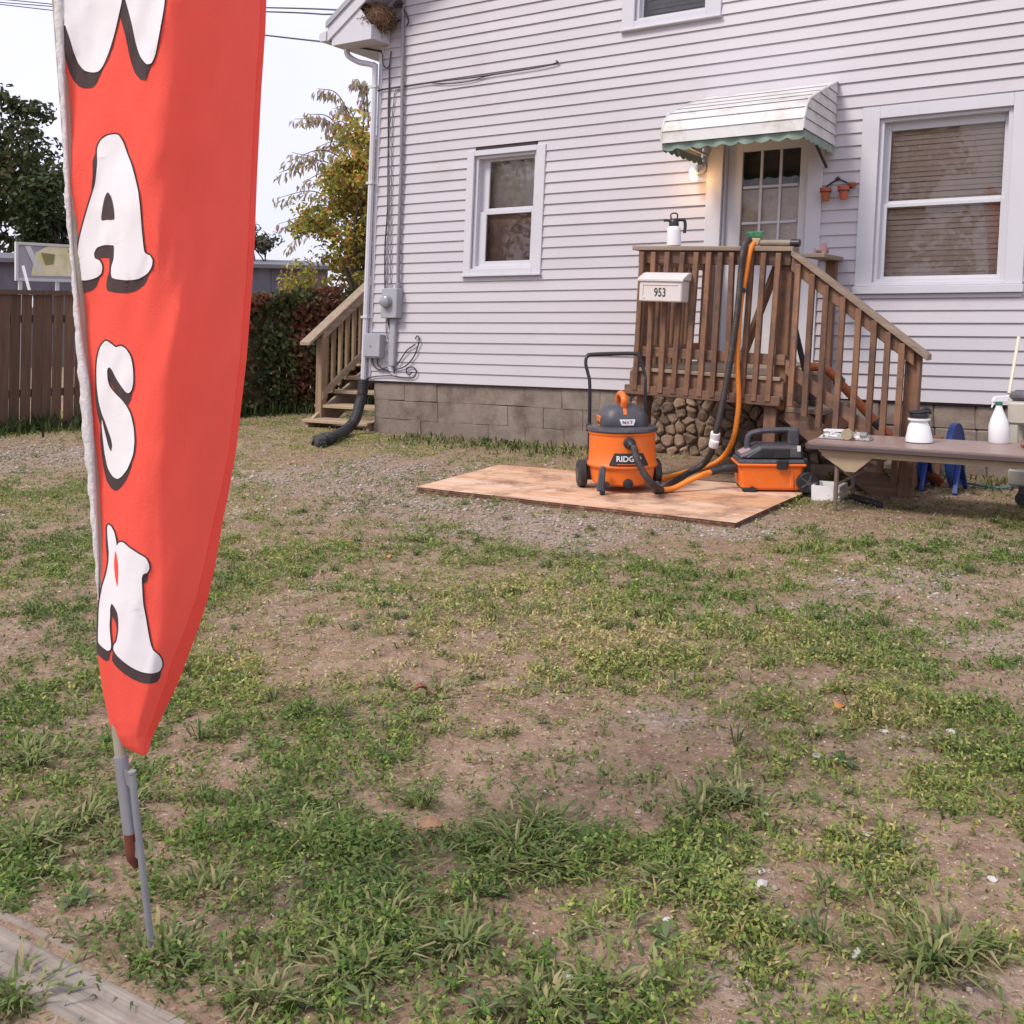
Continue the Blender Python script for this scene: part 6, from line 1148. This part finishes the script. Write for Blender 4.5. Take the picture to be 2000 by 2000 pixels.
for y0, y1, dn, s0, s1 in ((1.6, 2.6, 5200, .0012, .0042), (2.6, 4.2, 3000, .0018, .006), (4.2, 7.5, 1100, .003, .009)):
    x, y = scatter(y0, y1, dn); k = (RNG.random(len(x)) < .25 + .9 * (fbm(x, y, 5, 3) - .2)) & clear_of(x, y); x, y = x[k], y[k]; n = len(x); sz = s0 + (s1 - s0) * RNG.random(n) ** 2.2
    v = O8v[None] * sz[:, None, None] * RNG.uniform(.6, 1.3, (n, 6, 1)); a = RNG.random(n) * 6.28; v = np.stack([v[..., 0] * np.cos(a)[:, None] - v[..., 1] * np.sin(a)[:, None] + x[:, None], v[..., 0] * np.sin(a)[:, None] + v[..., 1] * np.cos(a)[:, None] + y[:, None], v[..., 2] * .8 + hgt(x, y)[:, None] + .0005], -1).reshape(-1, 3)
    cr_.add(v, (np.arange(n)[:, None, None] * 6 + O8f[None]).reshape(-1, 3), np.repeat(pick([(.32, .22, .155), (.40, .30, .22), (.23, .15, .105), (.46, .38, .30)], n, .2), 6, 0))
cr_.build('soil_crumbs', M_PEB, 'loose crumbs of dry brown soil on the bare ground', 'soil')
pv.build('gravel', M_PEB, 'pale grey gravel spread over the worn parking area', 'gravel')
# larger stones one can pick out
STN = [(1487, 1727, .017, 'pale angular stone between the weed patches'), (1485, 1703, .011, 'small pale stone beside the angular stone'), (1677, 1858, .019, 'largest pale stone lying on the bare right hand dirt'), (1940, 1716, .013, 'whitish stone on the grey bare patch'), (1726, 1431, .013, 'grey stone at the edge of the green clump'), (1858, 1433, .016, 'buff stone lying in the low grass'), (1498, 1590, .012, 'round grey stone near the coarse tuft'), (1694, 1631, .012, 'brownish stone beside the weed mat'), (1108, 1899, .018, 'pale stone sunk in the dense weeds'), (1303, 1785, .012, 'tan stone on the dirt strip'), (1920, 1431, .012, 'small buff stone by the low grass'), (1597, 1482, .02, 'flat whitish stone half hidden by weeds')]
for px, py, sz, lb in STN:
    c = G(px, py); v, t3, cc = pebbles(np.array([c[0]]), np.array([c[1]]), np.array([sz]), np.array([[.5, .48, .46]])); m = MB(); m.add(v, [tuple(q) for q in t3]); o = obj('stone', m, mat('pale_limestone', (.50, .475, .45), .9, .15, 40, bump=.4, bscale=80), None, base=(c[0], c[1], 0)); md = o.modifiers.new('round', 'BEVEL'); md.width = sz * .15; md.segments = 2; tag(o, lb, 'stone', 'loose stones on the dirt')
# fallen leaves
for i, (px, py, sz, lb) in enumerate([(840, 1632, .055, 'large curled tan fallen leaf on the bare dirt'), (757, 1096, .045, 'small orange fallen leaf in the middle of the yard'), (822, 1357, .045, 'orange brown fallen leaf beside the broad weeds'), (250, 1505, .03, 'dark red fallen leaf beside the flag foot'), (1640, 1395, .04, 'pale tan fallen leaf on the far grass')]):
    c = G(px, py); m = MB(); vs = []; nn2 = 9
    for k_ in range(nn2):
        t_ = k_ / (nn2 - 1); wv = sz * .42 * math.sin(math.pi * t_) ** .7 * (1 + .25 * (k_ % 2)); ax_ = V3(math.cos(i * 1.7 + .2), math.sin(i * 1.7 + .2) * .8, 0); sd_ = V3(-ax_[1], ax_[0], 0); b_ = c + ax_ * (t_ - .5) * sz + V3(0, 0, .010 + .012 * math.sin(t_ * 3)); vs += [b_ - sd_ * wv + V3(0, 0, .010), b_, b_ + sd_ * wv + V3(0, 0, .013)]
    m.add(vs, [(3 * k_ + j, 3 * k_ + j + 1, 3 * k_ + j + 4, 3 * k_ + j + 3) for k_ in range(nn2 - 1) for j in range(2)])
    o = obj('fallen_leaf', m, mat('dead_leaf_%d' % (i % 3), ((.36, .21, .11), (.55, .22, .07), (.25, .09, .05))[i % 3], .8, .25, 40), None, smooth=True, base=(c[0], c[1], 0), solid=.0008); tag(o, lb, 'leaf', 'fallen leaves in the yard')
